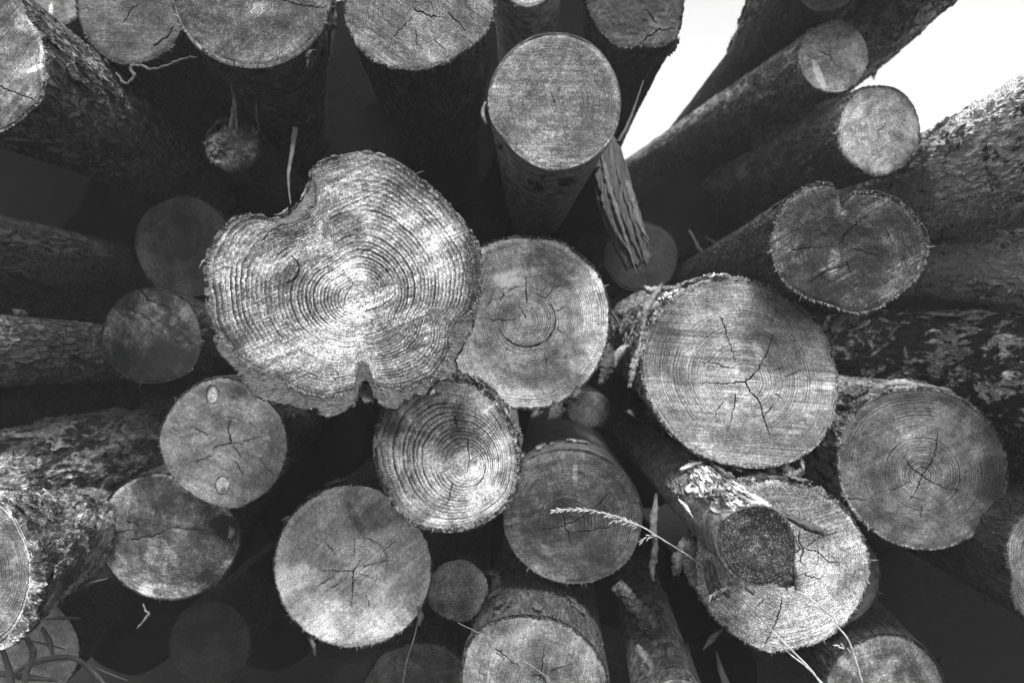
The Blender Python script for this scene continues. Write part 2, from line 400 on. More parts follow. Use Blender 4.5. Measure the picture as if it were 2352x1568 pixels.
    i0 = np.arange(nR - 1)[:, None] * nb; j = np.arange(nb)[None, :]; jn = (j + 1) % nb
    qb = np.stack([i0 + j, i0 + nb + j, i0 + nb + jn, i0 + jn], -1).reshape(-1, 4)[:, ::-1]
    if cork is not None:
        mesh_np('bark_edge', np.concatenate(rings[1:3]), qb[:nb], cork, empty); qb = np.concatenate([qb[:nb], qb[2 * nb:]])
    mesh_np('bark', Vb, qb, bark or bark_mat('rough', 1), empty)
    # ---- frayed fibres round the saw cut
    fib = int(fib * 1.7)
    if fib:
        Vf = []; Ff = []
        for i in range(fib):
            a = r_.uniform(-math.pi, math.pi)
            if r_.random() < .55: a = -abs(a)
            rr = np.interp(a, th, Rw, period=2 * math.pi) ; ln = r_.gamma(2.0, 1.9) * k * (2.2 if r_.random() < .12 else 1)
            rr = rr * (1 - .01 * r_.random())
            o = np.array([rr * k * math.cos(a), -.0005 + r_.uniform(0, .002), rr * k * math.sin(a)])
            o = o + np.array([(pith[0] - CX) / F + o[0] / D, 1, (CY - pith[1]) / F + o[2] / D]) * (o[0] * tilt[0] + o[2] * tilt[1])
            dr = np.array([math.cos(a) + r_.normal() * .5, -.35 + r_.normal() * .35, math.sin(a) + r_.normal() * .5 - .15]); dr /= np.linalg.norm(dr)
            sd = np.cross(dr, [0, 1, 0]); sd /= np.linalg.norm(sd) + 1e-9; up = np.cross(sd, dr)
            wd = r_.uniform(.25, .8) * .001 * D; b = len(Vf)
            md = o + dr * ln * .6 + up * r_.normal() * ln * .15
            Vf += [o + sd * wd, o - sd * wd, o + up * wd, md + sd * wd * .7, md - sd * wd * .7, md + up * wd * .7, o + dr * ln]
            Ff += [(b, b + 1, b + 4), (b, b + 4, b + 3), (b + 1, b + 2, b + 5), (b + 1, b + 5, b + 4), (b + 2, b, b + 3), (b + 2, b + 3, b + 5), (b + 3, b + 4, b + 6), (b + 4, b + 5, b + 6), (b + 5, b + 3, b + 6)]
        fo = mesh_np('frayed_fibres', np.array(Vf), np.array(Ff), fibm or M_fibre_dim, empty, smooth=False); fo['kind'] = 'stuff'
    LOGS[key] = dict(e=empty, D=D, k=k, c=c0, pith=pith, th=th, Ro=Ro, Rw=Rw, ax=ax, taper=taper, flare=flare, vp=vp)
    return empty

def ray_cracks(pith, specs):
    out = []
    for (a, r0, r1, w) in specs:
        c, s = math.cos(R_(a)), math.sin(R_(a))
        out.append(([(pith[0] + r0 * c, pith[1] - r0 * s), (pith[0] + (r0 + r1) / 2 * math.cos(R_(a + 3)), pith[1] - (r0 + r1) / 2 * math.sin(R_(a + 3))), (pith[0] + r1 * c, pith[1] - r1 * s)], w))
    return out
def arc(c, r, a0, a1, w, ry=None):
    ry = ry or r
    return ([(c[0] + r * math.cos(R_(a)), c[1] - ry * math.sin(R_(a))) for a in np.linspace(a0, a1, 24)], w, 'arc')

# ------------------------------------------------------------------ ribbons, tubes
def spline(pts, n):
    pts = np.array(pts, float); d = np.concatenate([[0], np.cumsum(np.linalg.norm(np.diff(pts[:, :2], axis=0), axis=1) + 1e-6)]); u = np.linspace(0, d[-1], n)
    Pp = np.concatenate([2 * pts[:1] - pts[1:2], pts, 2 * pts[-1:] - pts[-2:-1]]); out = []
    for x in u:
        i = min(max(np.searchsorted(d, x) - 1, 0), len(pts) - 2); t = (x - d[i]) / (d[i + 1] - d[i])
        a, b, c, e = Pp[i], Pp[i + 1], Pp[i + 2], Pp[i + 3]
        out.append(.5 * ((2 * b) + (-a + c) * t + (2 * a - 5 * b + 4 * c - e) * t * t + (-a + 3 * b - 3 * c + e) * t ** 3))
    return np.array(out)
def ribbon(name, pts, widths, mat, parent=None, thick=.0015, jag=.15, curl=.0, n=46, m=9, seed=0, ends=.0, bump=.3):
    """pts: (x, y, D) photo positions; widths in photo px. A thin bent solid strip."""
    r = np.random.default_rng(seed); C = spline(pts, n); Wd = np.interp(np.linspace(0, 1, n), np.linspace(0, 1, len(widths)), widths)
    T = np.gradient(C[:, :2], axis=0); T /= np.linalg.norm(T, axis=1)[:, None] + 1e-9; Nn = np.stack([-T[:, 1], T[:, 0]], 1)
    off1 = fbm(np.stack([np.arange(n) * .35 * 60 / n, np.zeros(n), np.full(n, seed * 1.3)], 1), 3, seed); off2 = fbm(np.stack([np.arange(n) * .35, np.full(n, 9.), np.full(n, seed * 1.3)], 1), 3, seed)
    G = np.zeros((n, m, 3))
    for i in range(m):
        v = i / (m - 1) * 2 - 1
        wv = Wd * .5 * (1 + jag * (off1 if v < 0 else off2)) * v
        el = ends * (r.uniform(-1, 1)) * np.linspace(-1, 1, n) ** 5 
        x = C[:, 0] + Nn[:, 0] * wv + T[:, 0] * el; yv = C[:, 1] + Nn[:, 1] * wv + T[:, 1] * el
        Dp = C[:, 2] + curl * (v * v - .3) + bump * .004 * fbm(np.stack([x / 14, yv / 14, np.full(n, seed)], 1), 3, seed)
        G[:, i, 0] = (x - CX) / F * Dp; G[:, i, 1] = Dp; G[:, i, 2] = CAM_H + (CY - yv) / F * Dp
    c0 = G.reshape(-1, 3).mean(0); org = np.array(parent.location) if parent is not None else c0
    front = G.reshape(-1, 3) - org; back = front + np.array([0, thick, 0])
    V = np.concatenate([front, back]); N = n * m; Fq = []
    for i in range(n - 1):
        for q in range(m - 1):
            a = i * m + q; Fq.append((a, a + 1, a + m + 1, a + m)); Fq.append((N + a, N + a + m, N + a + m + 1, N + a + 1))
        for a, b in ((i * m, (i + 1) * m), ((i + 1) * m + m - 1, i * m + m - 1)): Fq.append((a, b, N + b, N + a))
    for q in range(m - 1):
        a, b = q, q + 1; Fq.append((b, a, N + a, N + b)); a, b = (n - 1) * m + q, (n - 1) * m + q + 1; Fq.append((a, b, N + b, N + a))
    return mesh_np(name, V, np.array(Fq), mat, parent, loc=None if parent is not None else c0)
def tube_geo(W, rad, sides=6):
    n = len(W); T = np.gradient(W, axis=0); T /= np.linalg.norm(T, axis=1)[:, None] + 1e-12
    up = np.array([0, 1, 0.01]); A = np.cross(T, up); A /= np.linalg.norm(A, axis=1)[:, None] + 1e-9; B = np.cross(T, A)
    a = np.arange(sides) / sides * 2 * math.pi
    V = (W[:, None, :] + rad[:, None, None] * (A[:, None, :] * np.cos(a)[None, :, None] + B[:, None, :] * np.sin(a)[None, :, None])).reshape(-1, 3)
    i0 = np.arange(n - 1)[:, None] * sides; j = np.arange(sides)[None, :]; jn = (j + 1) % sides
    Q = np.stack([i0 + j, i0 + jn, i0 + sides + jn, i0 + sides + j], -1).reshape(-1, 4)
    caps = [list(range(sides))[::-1], [(n - 1) * sides + q for q in range(sides)]]
    return V, Q, caps
def world_pts(pts, n):
    C = spline(pts, n); return np.stack([(C[:, 0] - CX) / F * C[:, 2], C[:, 2], CAM_H + (CY - C[:, 1]) / F * C[:, 2]], 1)
def tube(name, pts, radii, mat, parent=None, n=40, sides=7, wob=0.0, seed=0):
    W = world_pts(pts, n); rad = np.interp(np.linspace(0, 1, n), np.linspace(0, 1, len(radii)), radii) * W[:, 1] / F
    if wob:
        for q in range(3): W[:, q] += wob * W[:, 1] / F * fbm(np.stack([np.arange(n) * .4, np.full(n, q * 7.), np.full(n, seed)], 1), 2, seed)
        rad = rad * (1 + .25 * fbm(np.stack([np.arange(n) * .7, np.full(n, 3.), np.full(n, seed)], 1), 2, seed + 2))
    org = np.array(parent.location) if parent is not None else W[-1]
    V, Q, caps = tube_geo(W, rad, sides)
    tr = []
    for c in caps: tr += [(c[0], c[i], c[i + 1]) for i in range(1, sides - 1)]
    return mesh_np(name, V - org, [Q, np.array(tr)], mat, parent, loc=None if parent is not None else org)


# ------------------------------------------------------------------ the ground
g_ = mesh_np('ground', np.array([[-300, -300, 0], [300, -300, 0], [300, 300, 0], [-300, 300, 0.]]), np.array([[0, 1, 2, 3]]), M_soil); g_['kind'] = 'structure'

B_rough = bark_mat('rough', 1); B_dark = bark_mat('flaky', 2, .03, .10); B_smooth = bark_mat('smooth', 3, .05, .15)
B_pale = bark_mat('flaky', 4, .05, .2, .75); B_patchy = bark_mat('flaky', 5, .035, .1, .45)
B_lump = bark_mat('rough', 6, .06, .40, 0, 1.1, 1.25)
B_knotty = bark_mat('flaky', 7, .08, .45, .6, 1.5, .42, 1.25)

# ---- A: the great butt in front
pA = (822, 688)
woodA = [(784,358),(820,350),(850,352),(880,359),(905,368),(940,390),(970,418),(1000,440),(1030,470),(1055,505),(1075,530),(1092,560),(1102,590),(1104,623),(1100,655),(1095,683),(1084,712),(1066,728),(1040,742),(1034,760),(1036,783),(1034,813),(1018,839),(1001,866),(971,879),(928,893),(884,895),(861,886),(853,862),(850,848),(845,836),(834,832),(822,838),(820,850),(821,873),(815,893),(784,906),(734,911),(700,903),(660,883),(627,866),(584,846),(560,833),(540,818),(520,786),(500,756),(490,723),(484,673),(479,639),(481,606),(489,573),(503,548),(514,530),(530,512),(550,500),(570,494),(600,498),(622,508),(645,514),(672,507),(700,490),(722,467),(724,444),(717,417),(720,390),(744,370)]
barkA = [(784,356),(820,348),(850,350),(880,357),(905,366),(940,388),(970,415),(1000,437),(1030,466),(1056,500),(1079,528),(1098,560),(1107,590),(1108,625),(1104,660),(1099,690),(1090,722),(1087,750),(1080,768),(1068,786),(1060,804),(1050,816),(1040,822),(1054,824),(1053,848),(1040,866),(1008,872),(990,888),(975,908),(951,902),(930,910),(938,924),(912,941),(884,937),(864,916),(853,896),(849,880),(843,872),(830,876),(824,893),(818,925),(798,938),(784,950),(767,957),(734,954),(728,935),(700,941),(667,931),(617,921),(577,908),(566,883),(548,857),(514,823),(497,803),(491,776),(500,770),(484,740),(475,700),(475,673),(472,633),(470,600),(480,573),(498,545),(511,527),(527,508),(548,496),(570,491),(600,494),(622,504),(640,500),(655,496),(672,478),(690,462),(704,440),(709,417),(714,388),(740,368)]
M_A = wood_mat(1, 0.546, 36, .55, .42, .5, 24, .9, 1.0, .55, .28, 1.2, .95, .35, 1.8, 1.0, .3, .3, 1.5)
crA = [([(790,700),(798,672),(812,650)],.8), ([(838,716),(880,702),(905,680),(908,665)],1.6)] + [arc((655, 618), 32, -85, 68, 2.6), ([(604,552),(625,528),(655,515)],1.0)]
tA = [(815,692,60,80,0,1.03,1),(765,640,42,110,-22,1.22,.9),(800,700,60,40,0,1.06,1),(790,535,55,42,-20,.5,.5),(835,800,35,70,0,1.15,.9),(990,560,70,130,-25,1.2,1),(1085,640,22,110,0,.45,.7),(620,760,110,120,30,.85,1),(680,400,40,60,0,.6,1),(600,530,90,35,10,.8,.8),(760,430,60,90,0,.85,1),(900,860,60,40,0,.9,1),(850,400,120,40,20,.75,1),(655,620,26,28,0,.85,.4),(520,640,40,120,0,1.12,1)]
make_log('A', 'huge pale log with a notched top left edge and thick cork bark, biggest cut face', .95, pA, woodA, (1120, 760), M_A, bark_mat('flaky', 11, .06, .2, 0, 1.3), barkA, L=2.2, taper=.5, flare=.25, cork=M_cork, cracks=crA, tones=tA, fib=260, sig=.55, rough=1.6, fibm=M_fibre, cut_depth=.008)
# ---- C
pC = (1082, 1068)
oC = [(857,1020),(862,980),(880,930),(905,895),(950,868),(1000,860),(1050,866),(1100,885),(1150,930),(1180,985),(1194,1040),(1192,1100),(1175,1150),(1140,1185),(1090,1210),(1010,1222),(950,1208),(910,1170),(875,1110),(860,1060)]
make_log('C', 'round log with wide wavy rings under the bottom right edge of the huge notched log', 1.05, pC, oC, (1120, 740),
         wood_mat(2, 0.527, 22, .5, .5, .25, 35, .5, .9, .75, .4, 1.4, .7, .5, 1.3, .6, .6, .4), bark_mat('flaky', 12, .05, .25, .4), bt=9, taper=.7, fib=150, fibm=M_fibre,
         cracks=[([(1075,1010),(1078,1050),(1072,1085)],2.2), ([(1040,1110),(1030,1150),(1008,1180)],1.6), arc((1078,1075),36,-75,10,2.2,42), ([(1045,955),(1052,990)],3)],
         tones=[(1000,905,130,50,10,.88,.8),(1120,960,60,70,40,.9,.9),(1050,985,16,70,0,.7,.8),(1085,1065,38,38,0,1.2,.6),(940,1100,60,110,20,1.25,1),(1010,1200,150,40,-10,1.25,1)])
# ---- D
pD = (1712, 877)
oD = [(1470,830),(1475,790),(1500,730),(1540,690),(1600,655),(1650,640),(1720,640),(1780,660),(1840,700),(1880,745),(1910,810),(1923,870),(1920,930),(1905,985),(1870,1030),(1820,1060),(1750,1075),(1690,1070),(1630,1055),(1570,1020),(1510,950),(1480,890)]
crD = [([(1712,877),(1740,850),(1765,800),(1772,775)],3.6), ([(1712,877),(1680,880),(1640,880),(1605,878)],2.8), ([(1712,877),(1722,900),(1745,925),(1755,962),(1768,1000)],3.2), ([(1675,845),(1640,832),(1615,833)],2.4), ([(1690,905),(1680,960),(1668,1000)],1.8), ([(1655,730),(1668,765),(1690,830)],1.5), ([(1780,905),(1795,915)],2), ([(1752,960),(1775,930)],1.4), ([(1780,850),(1800,840)],1.3), ([(1660,925),(1640,960)],1.2), ([(1800,865),(1840,850)],1.1)]
tD = [(1850,700,110,70,35,.72,.7),(1890,860,60,60,0,1.18,.9),(1740,805,9,30,-25,1.4,.8),(1692,850,10,10,0,1.35,.8),(1682,916,15,12,0,.6,.7),(1682,916,28,20,0,1.2,.8),(1740,904,13,8,0,.65,.7),(1740,904,30,18,0,1.18,.8),(1700,770,210,10,3,.8,.5),(1500,840,60,20,8,.8,.7),(1820,895,110,6,-6,1.25,.6),(1700,955,22,40,0,1.15,.8),(1700,1060,130,20,0,1.2,1),(1580,740,110,60,-40,.85,1),(1500,760,40,80,-20,.8,1)]
make_log('D', 'large pale log with three long cracks meeting at its centre, loose bark on its left', 1.08, pD, oD, (1190, 650),
         wood_mat(3, 0.335, 42, .42, .35, .42, -4, .45, .35, 1.1, .22, 2.2, .6, .3), B_pale, bt=4, taper=.7, fib=160, cracks=crD, tones=tD, fibm=M_fibre)
# ---- E heart
pE = (1922, 562)
oE = [(1775,520),(1783,490),(1800,465),(1835,435),(1860,423),(1885,417),(1910,420),(1918,430),(1926,455),(1934,480),(1943,458),(1954,444),(1975,440),(2010,440),(2060,455),(2100,490),(2128,530),(2137,575),(2124,620),(2084,664),(2036,700),(1992,719),(1955,722),(1920,708),(1890,700),(1840,680),(1800,650),(1775,610),(1767,565)]
make_log('E', 'heart-shaped dark log resting on the shoulder of the large cracked log', 1.0, pE, oE, (1330, 720),
         wood_mat(4, .06, 30, .30, .8, .65, 30, 1.0, .5, 1.3, .5, 2, 1.0, .9), bark_mat('flaky', 14, .04, .16), bt=5, taper=.7, fib=200, sig=.45, fibm=M_fibre,
         cracks=[([(1926,560),(1950,530),(1990,495)],2), ([(1955,572),(1985,578),(2020,590)],1.8), ([(1820,575),(1855,570),(1890,566)],1.2), ([(1945,600),(1950,630)],1.2), ([(1860,650),(1900,620),(1945,610)],1.4)],
         tones=[(1928,482,15,22,0,3.0,.9),(1915,600,12,32,10,3.0,.7),(1836,590,17,20,0,2.7,.8),(2040,548,12,24,10,1.9,1),(1850,500,70,40,20,.8,1),(1930,700,110,26,-10,1.9,.9),(2070,640,80,26,-40,1.5,1),(1780,600,16,60,0,1.4,1),(1975,620,60,90,40,.8,1),(1868,612,14,10,30,.35,.8)])
# ---- F
pF = (1208, 735)
oF = [(1100,566),(1150,548),(1220,542),(1280,550),(1330,580),(1370,620),(1395,670),(1402,730),(1395,790),(1370,850),(1330,895),(1280,930),(1220,942),(1160,935),(1100,905),(1050,850),(1030,780),(1030,700),(1050,620)]
crF = [arc((1210, 735), 66, -160, 35, 3.4, 62), ([(1208,730),(1200,712),(1190,700)],1.8), ([(1209,695),(1208,660),(1209,635)],2.6), ([(1128,733),(1180,735)],2), ([(1148,690),(1158,680),(1145,660)],1.6), ([(1250,685),(1285,655)],1.6), ([(1276,715),(1300,705)],1.6), ([(1280,755),(1312,780)],1.6), ([(1165,800),(1155,830)],1.4), ([(1170,665),(1205,655)],1.2), ([(1120,700),(1135,675)],1.2),([(1250,810),(1255,840)],1)]
make_log('F', 'pale log half hidden behind the huge notched log with a curved ring crack', 1.22, pF, oF, (1190, 700),
         wood_mat(5, 0.6, 44, .5, .4, .2, 10, .6, .4, 1.15, .22, 2, .6, .5), bark_mat('flaky', 15, .05, .2, .3), bt=4, taper=.6, flare=.4, fib=150, cracks=crF, fibm=M_fibre,
         tones=[(1165,640,60,16,-12,1.5,1),(1190,850,30,60,0,1.15,1),(1230,915,140,24,0,1.35,1),(1355,760,40,90,0,1.25,1),(1300,820,70,60,30,.82,1),(1210,735,64,62,0,1.08,.3),(1320,700,25,60,0,.85,1)])
# ---- G
pG = (530, 1018)
oG = [(364,1015),(370,980),(385,950),(420,905),(445,885),(475,870),(520,866),(570,882),(620,925),(650,965),(660,1010),(652,1070),(622,1120),(580,1152),(540,1168),(490,1160),(440,1135),(400,1100),(375,1060)]
make_log('G', 'round log with two oval knots, lower left of the huge notched log', 1.18, pG, oG, (1000, 760),
         wood_mat(6, 0.22, 40, .32, .35, .2, -30, .5, .3, 1.05, .2, 2, .6, .5), bark_mat('flaky', 16, .04, .12), bt=3, taper=.7, fib=110,
         cracks=[([(530,1018),(525,990),(526,965)],3), ([(530,1018),(505,1022),(490,1028)],2.6), ([(530,1018),(560,1020)],2), ([(535,1025),(555,1050)],1.4), ([(450,985),(480,998)],1.8), ([(540,1058),(560,1095)],1.6), ([(560,1012),(605,1003)],1.4), ([(590,1050),(625,1085)],1), ([(450,1060),(490,1045)],1.2), arc((488,907),14,0,300,1.0,21), arc((511,1115),16,40,359,1.1,21)],
         tones=[(488,907,11,17,15,2.2,.5),(511,1113,12,15,0,1.45,.6),(511,1125,5,9,30,.5,.6),(515,898,60,26,0,.8,1),(590,900,60,30,30,.85,1)])
# ---- H
pH = (812, 1310)
oH = [(628,1300),(635,1250),(660,1195),(710,1145),(770,1115),(830,1112),(900,1140),(950,1190),(985,1250),(992,1310),(980,1370),(945,1430),(900,1465),(850,1482),(780,1485),(720,1462),(670,1420),(640,1365)]
crH = [([(812,1310),(810,1350),(808,1392)],3.2), ([(812,1310),(790,1312),(765,1308),(740,1312)],1.8), ([(812,1310),(830,1285)],2.4), ([(835,1300),(870,1292),(905,1285)],1.8), ([(825,1318),(860,1328)],1.2), ([(880,1265),(905,1245)],1.4), ([(815,1270),(813,1230)],1.2), arc((830,1290),60,-20,110,1.0,55), ([(750,1250),(775,1275)],1.3), ([(760,1350),(785,1335)],1.3), ([(840,1365),(850,1395)],1.1), ([(730,1345),(765,1325)],1.2)]
make_log('H', 'large pale log with a straight crack below its centre, beneath the huge notched log', 1.17, pH, oH, (1080, 770),
         wood_mat(7, 0.5, 52, .28, .3, .25, 40, .35, .5, 1.1, .2, 2, .55, .25), bark_mat('flaky', 17, .04, .14), bt=3, taper=.62, flare=.4, fib=150, cracks=crH, fibm=M_fibre,
         tones=[(700,1180,40,30,-30,.72,.8),(780,1140,50,30,0,.8,1),(860,1180,34,40,0,.62,.8),(815,1190,10,50,-28,.62,.6),(810,1440,150,40,0,1.2,1),(935,1400,30,60,-30,1.12,1),(720,1440,60,30,30,1.12,.8),(940,1240,36,60,0,1.12,1),(650,1280,14,50,0,1.15,1)])
# ---- I
pI = (1298, 1205)
oI = [(1155,1180),(1165,1120),(1200,1060),(1260,1035),(1320,1030),(1380,1045),(1430,1080),(1465,1130),(1477,1180),(1470,1230),(1440,1290),(1390,1325),(1320,1340),(1260,1330),(1200,1290),(1165,1240)]
make_log('I', 'darker round log with a feathery grass seed head hanging in front of it', 1.2, pI, oI, (1260, 700),
         wood_mat(8, 0.12, 40, .6, .5, .25, 12, .55, .5, 1.2, .35, 2.4, .7, .2), bark_mat('smooth', 18, .05, .16), bt=3, taper=.7, fib=110,
         cracks=[([(1298,1205),(1325,1195),(1375,1160),(1400,1130)],2.0), ([(1298,1205),(1292,1180)],2), ([(1298,1205),(1305,1225),(1312,1250)],1.8), ([(1298,1205),(1270,1212),(1240,1218)],1.5), ([(1330,1222),(1420,1208)],1.2)],
         tones=[(1298,1205,20,20,0,1.4,1),(1298,1205,115,110,0,.86,.3),(1320,1090,6,22,0,1.8,.8),(1230,1260,55,40,30,1.25,1),(1240,1155,18,14,30,1.6,.9),(1300,1315,110,28,0,1.3,1),(1255,1262,22,12,30,1.4,.9),(1440,1260,40,50,0,1.1,1),(1250,1090,70,40,-20,1.15,1)])
# ---- B the dark little log sticking out
pB = (1752, 1245)
oB = [(1645,1255),(1648,1215),(1665,1190),(1700,1172),(1760,1164),(1800,1185),(1820,1220),(1827,1265),(1818,1305),(1785,1335),(1735,1345),(1690,1325),(1660,1290)]
make_log('B', 'small dark log poking out furthest at lower right with torn white bark on its top', .86, pB, oB, (1180, 770),
         wood_mat(9, 0.06, 17, .35, .9, .25, 30, 5.0, 1.0, .9, .4, 1.5, 1.6, 1.0, 2.0), bark_mat('smooth', 19, .10, .36, .22, 1.0, 1.1, .8), bt=3, taper=.9, fib=150, rough=2, fibm=M_fibre_dim,
         tones=[(1752,1240,30,30,0,1.6,1),(1700,1290,50,30,-20,1.4,1)], lump=.05)
# ---- J
pJ = (1838, 1262)
oJ = [(1583,1290),(1598,1230),(1640,1160),(1700,1115),(1780,1098),(1850,1115),(1920,1150),(1970,1210),(1997,1280),(1990,1350),(1955,1420),(1900,1465),(1830,1492),(1760,1498),(1700,1470),(1640,1420),(1600,1360)]
crJ = [([(1836,1262),(1820,1272),(1812,1290)],3.6), ([(1836,1262),(1850,1258),(1880,1268),(1905,1290),(1930,1292)],2.6), ([(1836,1262),(1826,1235),(1822,1215)],2.6), ([(1797,1370),(1788,1410),(1768,1460),(1748,1492)],3), ([(1855,1255),(1890,1225)],1.6), ([(1880,1235),(1925,1220)],1.4), ([(1755,1375),(1735,1400)],1.4), ([(1850,1320),(1885,1330)],2)]
make_log('J', 'large pale sawdust-flecked log at lower right partly covered by the small dark log', 1.02, pJ, oJ, (1330, 750),
         wood_mat(10, 0.396, 40, .3, .35, .35, 18, 1.2, .35, 1.1, .22, 2, .8, .6, 1.3), bark_mat('flaky', 20, .06, .22, .5), bt=4, taper=.62, flare=.3, fib=240, cracks=crJ, fibm=M_fibre,
         tones=[(1870,1320,50,55,20,1.25,.4),(1860,1450,110,60,-20,1.15,1),(1700,1430,40,40,0,.72,1),(1660,1330,50,60,0,.7,1),(1850,1130,80,30,10,.8,1),(1740,1310,70,50,0,.85,1)])
# ---- K
pK = (2118, 1093)
oK = [(1925,1060),(1935,990),(1970,935),(2030,900),(2100,890),(2180,900),(2250,945),(2300,1010),(2317,1080),(2305,1150),(2260,1210),(2200,1250),(2130,1263),(2060,1250),(1990,1205),(1940,1140)]
crK = [([(2118,1093),(2138,1062),(2150,1030),(2153,995)],2.6), ([(2118,1093),(2095,1075),(2075,1050)],2.4), ([(2118,1093),(2145,1110),(2185,1125)],2.6), ([(2118,1093),(2102,1130),(2085,1155)],2.2), ([(2090,1140),(2125,1150)],1.2), ([(2115,1165),(2118,1190)],1.6), ([(2050,1125),(2090,1107)],1.2), ([(1930,1143),(1990,1148)],1.8), ([(2190,1122),(2205,1127)],1.6)]
make_log('K', 'large round log at the right with a four armed star crack and clear rings', 1.2, pK, oK, (1200, 700),
         wood_mat(11, 0.19, 38, .55, .4, .2, 25, .5, .4, .95, .25, 2.2, .6, .2), bark_mat('flaky', 21, .05, .22, .7), bt=4, taper=.7, fib=130, cracks=crK, fibm=M_fibre,
         tones=[(2100,912,150,22,0,.62,1),(2085,1005,20,18,0,1.35,1),(2035,1090,30,80,-10,.8,1),(2230,985,60,60,0,.85,1),(2118,1093,70,65,0,1.12,.4),(2125,1225,140,30,0,1.1,1),(2030,1190,30,18,30,.65,1)])
# ---- L
pL = (1240, 1572)
oL = [(1060,1530),(1070,1480),(1110,1435),(1170,1415),(1230,1412),(1300,1430),(1350,1470),(1385,1520),(1400,1580),(1390,1650),(1330,1720),(1230,1740),(1130,1710),(1070,1640)]
make_log('L', 'log cut by the bottom frame edge with a pale wavy band inside its rim', 1.12, pL, oL, (1290, 780),
         wood_mat(12, 0.264, 30, .25, .4, .25, 80, .5, .5, 1.0, .2, 2, .6, .5), bark_mat('flaky', 22, .05, .15), bt=6, taper=.85, fib=90,
         cracks=[([(1240,1560),(1246,1520),(1250,1480)],1.8), ([(1140,1490),(1190,1530)],1.8), ([(1265,1540),(1310,1525)],1.6), arc((1232,1572),22,-20,120,2.4), ([(1140,1500),(1160,1515)],1.2)],
         tones=[(1232,1580,130,135,0,1.25,.35),(1232,1585,116,118,0,.72,.3),(1150,1545,28,16,20,.75,.8),(1190,1560,30,26,0,1.15,1),(1236,1530,10,12,0,.75,.6)])
# ---- M
make_log('M', 'smallest round log end, wedged between the two lower centre logs', 1.3, (1050, 1352), (1052, 1355, 71, 70), (1150, 900),
         wood_mat(13, .20, 14, .2, .5, .2, 10, .7, .7, .95, .3, 2, .8, .5), B_dark, bt=3, taper=.9, fib=50, tones=[(1110,1350,18,60,0,1.4,1),(1050,1410,40,16,0,1.4,1)])
# ---- N
pN = (376, 1183)
oN = [(222,1220),(235,1170),(270,1120),(320,1092),(370,1085),(430,1105),(500,1150),(545,1190),(555,1240),(538,1290),(500,1340),(440,1370),(370,1378),(300,1355),(250,1310),(225,1260)]
make_log('N', 'dark stained log at lower left below the two-knot log, rotted at its right edge', 1.35, pN, oN, (900, 800),
         wood_mat(14, .16, 30, .3, .6, .3, -10, .8, .5, 1.8, .35, 2, .9, .5), B_dark, bt=5, taper=.75, fib=40,
         cracks=[([(222,1222),(260,1224),(305,1215)],3.4), ([(300,1240),(350,1232),(400,1210)],2.6), ([(290,1195),(335,1210)],2.4), ([(400,1212),(480,1218)],2)],
         tones=[(380,1290,120,50,-10,1.5,1),(370,1362,60,22,5,2.2,.5),(250,1290,30,60,0,1.7,.8),(275,1140,30,30,-30,1.7,.9),(520,1210,32,26,20,.15,.5),(470,1230,40,30,0,.8,1)])
# ---- O P Q
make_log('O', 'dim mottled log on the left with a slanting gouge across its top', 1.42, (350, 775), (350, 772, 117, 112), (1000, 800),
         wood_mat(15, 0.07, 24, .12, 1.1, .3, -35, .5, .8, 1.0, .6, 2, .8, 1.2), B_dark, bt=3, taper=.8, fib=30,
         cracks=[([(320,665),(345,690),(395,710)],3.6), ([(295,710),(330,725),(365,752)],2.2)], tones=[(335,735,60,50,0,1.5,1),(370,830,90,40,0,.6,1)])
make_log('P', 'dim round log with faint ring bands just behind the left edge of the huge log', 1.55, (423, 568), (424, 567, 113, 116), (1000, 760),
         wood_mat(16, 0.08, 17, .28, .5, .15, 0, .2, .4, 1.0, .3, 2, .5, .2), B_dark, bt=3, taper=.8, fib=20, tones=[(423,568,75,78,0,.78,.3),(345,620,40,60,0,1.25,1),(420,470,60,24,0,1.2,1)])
make_log('Q', 'small dark round log under the top row with hanging root fibres', 1.4, (536, 332), (536, 332, 66, 62), (1020, 760),
         wood_mat(17, .13, 8, .12, .8, .1, 10, .9, .6, .9, .3, 2, 1, 1), bark_mat('flaky', 23, .05, .2), bt=7, taper=.95, fib=60, L=1.2, rough=7, tones=[(510,320,30,24,30,.5,.9),(560,350,30,20,-30,1.7,.8),(540,300,20,14,0,1.4,.8)])
# ---- R left top
oR = [(-230,120),(-210,20),(-150,-50),(-60,-80),(10,-55),(50,-2),(73,40),(100,83),(109,120),(111,150),(104,200),(97,230),(67,257),(33,287),(0,303),(-60,315),(-130,300),(-200,230)]
make_log('R', 'thick log cut off by the top left corner, its scaly bark lit on one side', .98, (-45, 130), oR, (930, 660),
         wood_mat(18, .25, 30, .25, .6, .5, 50, .6, .5, .9, .4, 2, .7, .6), B_lump, bt=7, taper=.85, fib=90, L=2.4,
         cracks=[([(0,198),(40,215),(95,238)],2.4)], tones=[(104,180,9,90,-4,2.1,.6),(92,90,9,60,-25,1.8,.6),(85,155,22,6,-20,2.3,.6)])
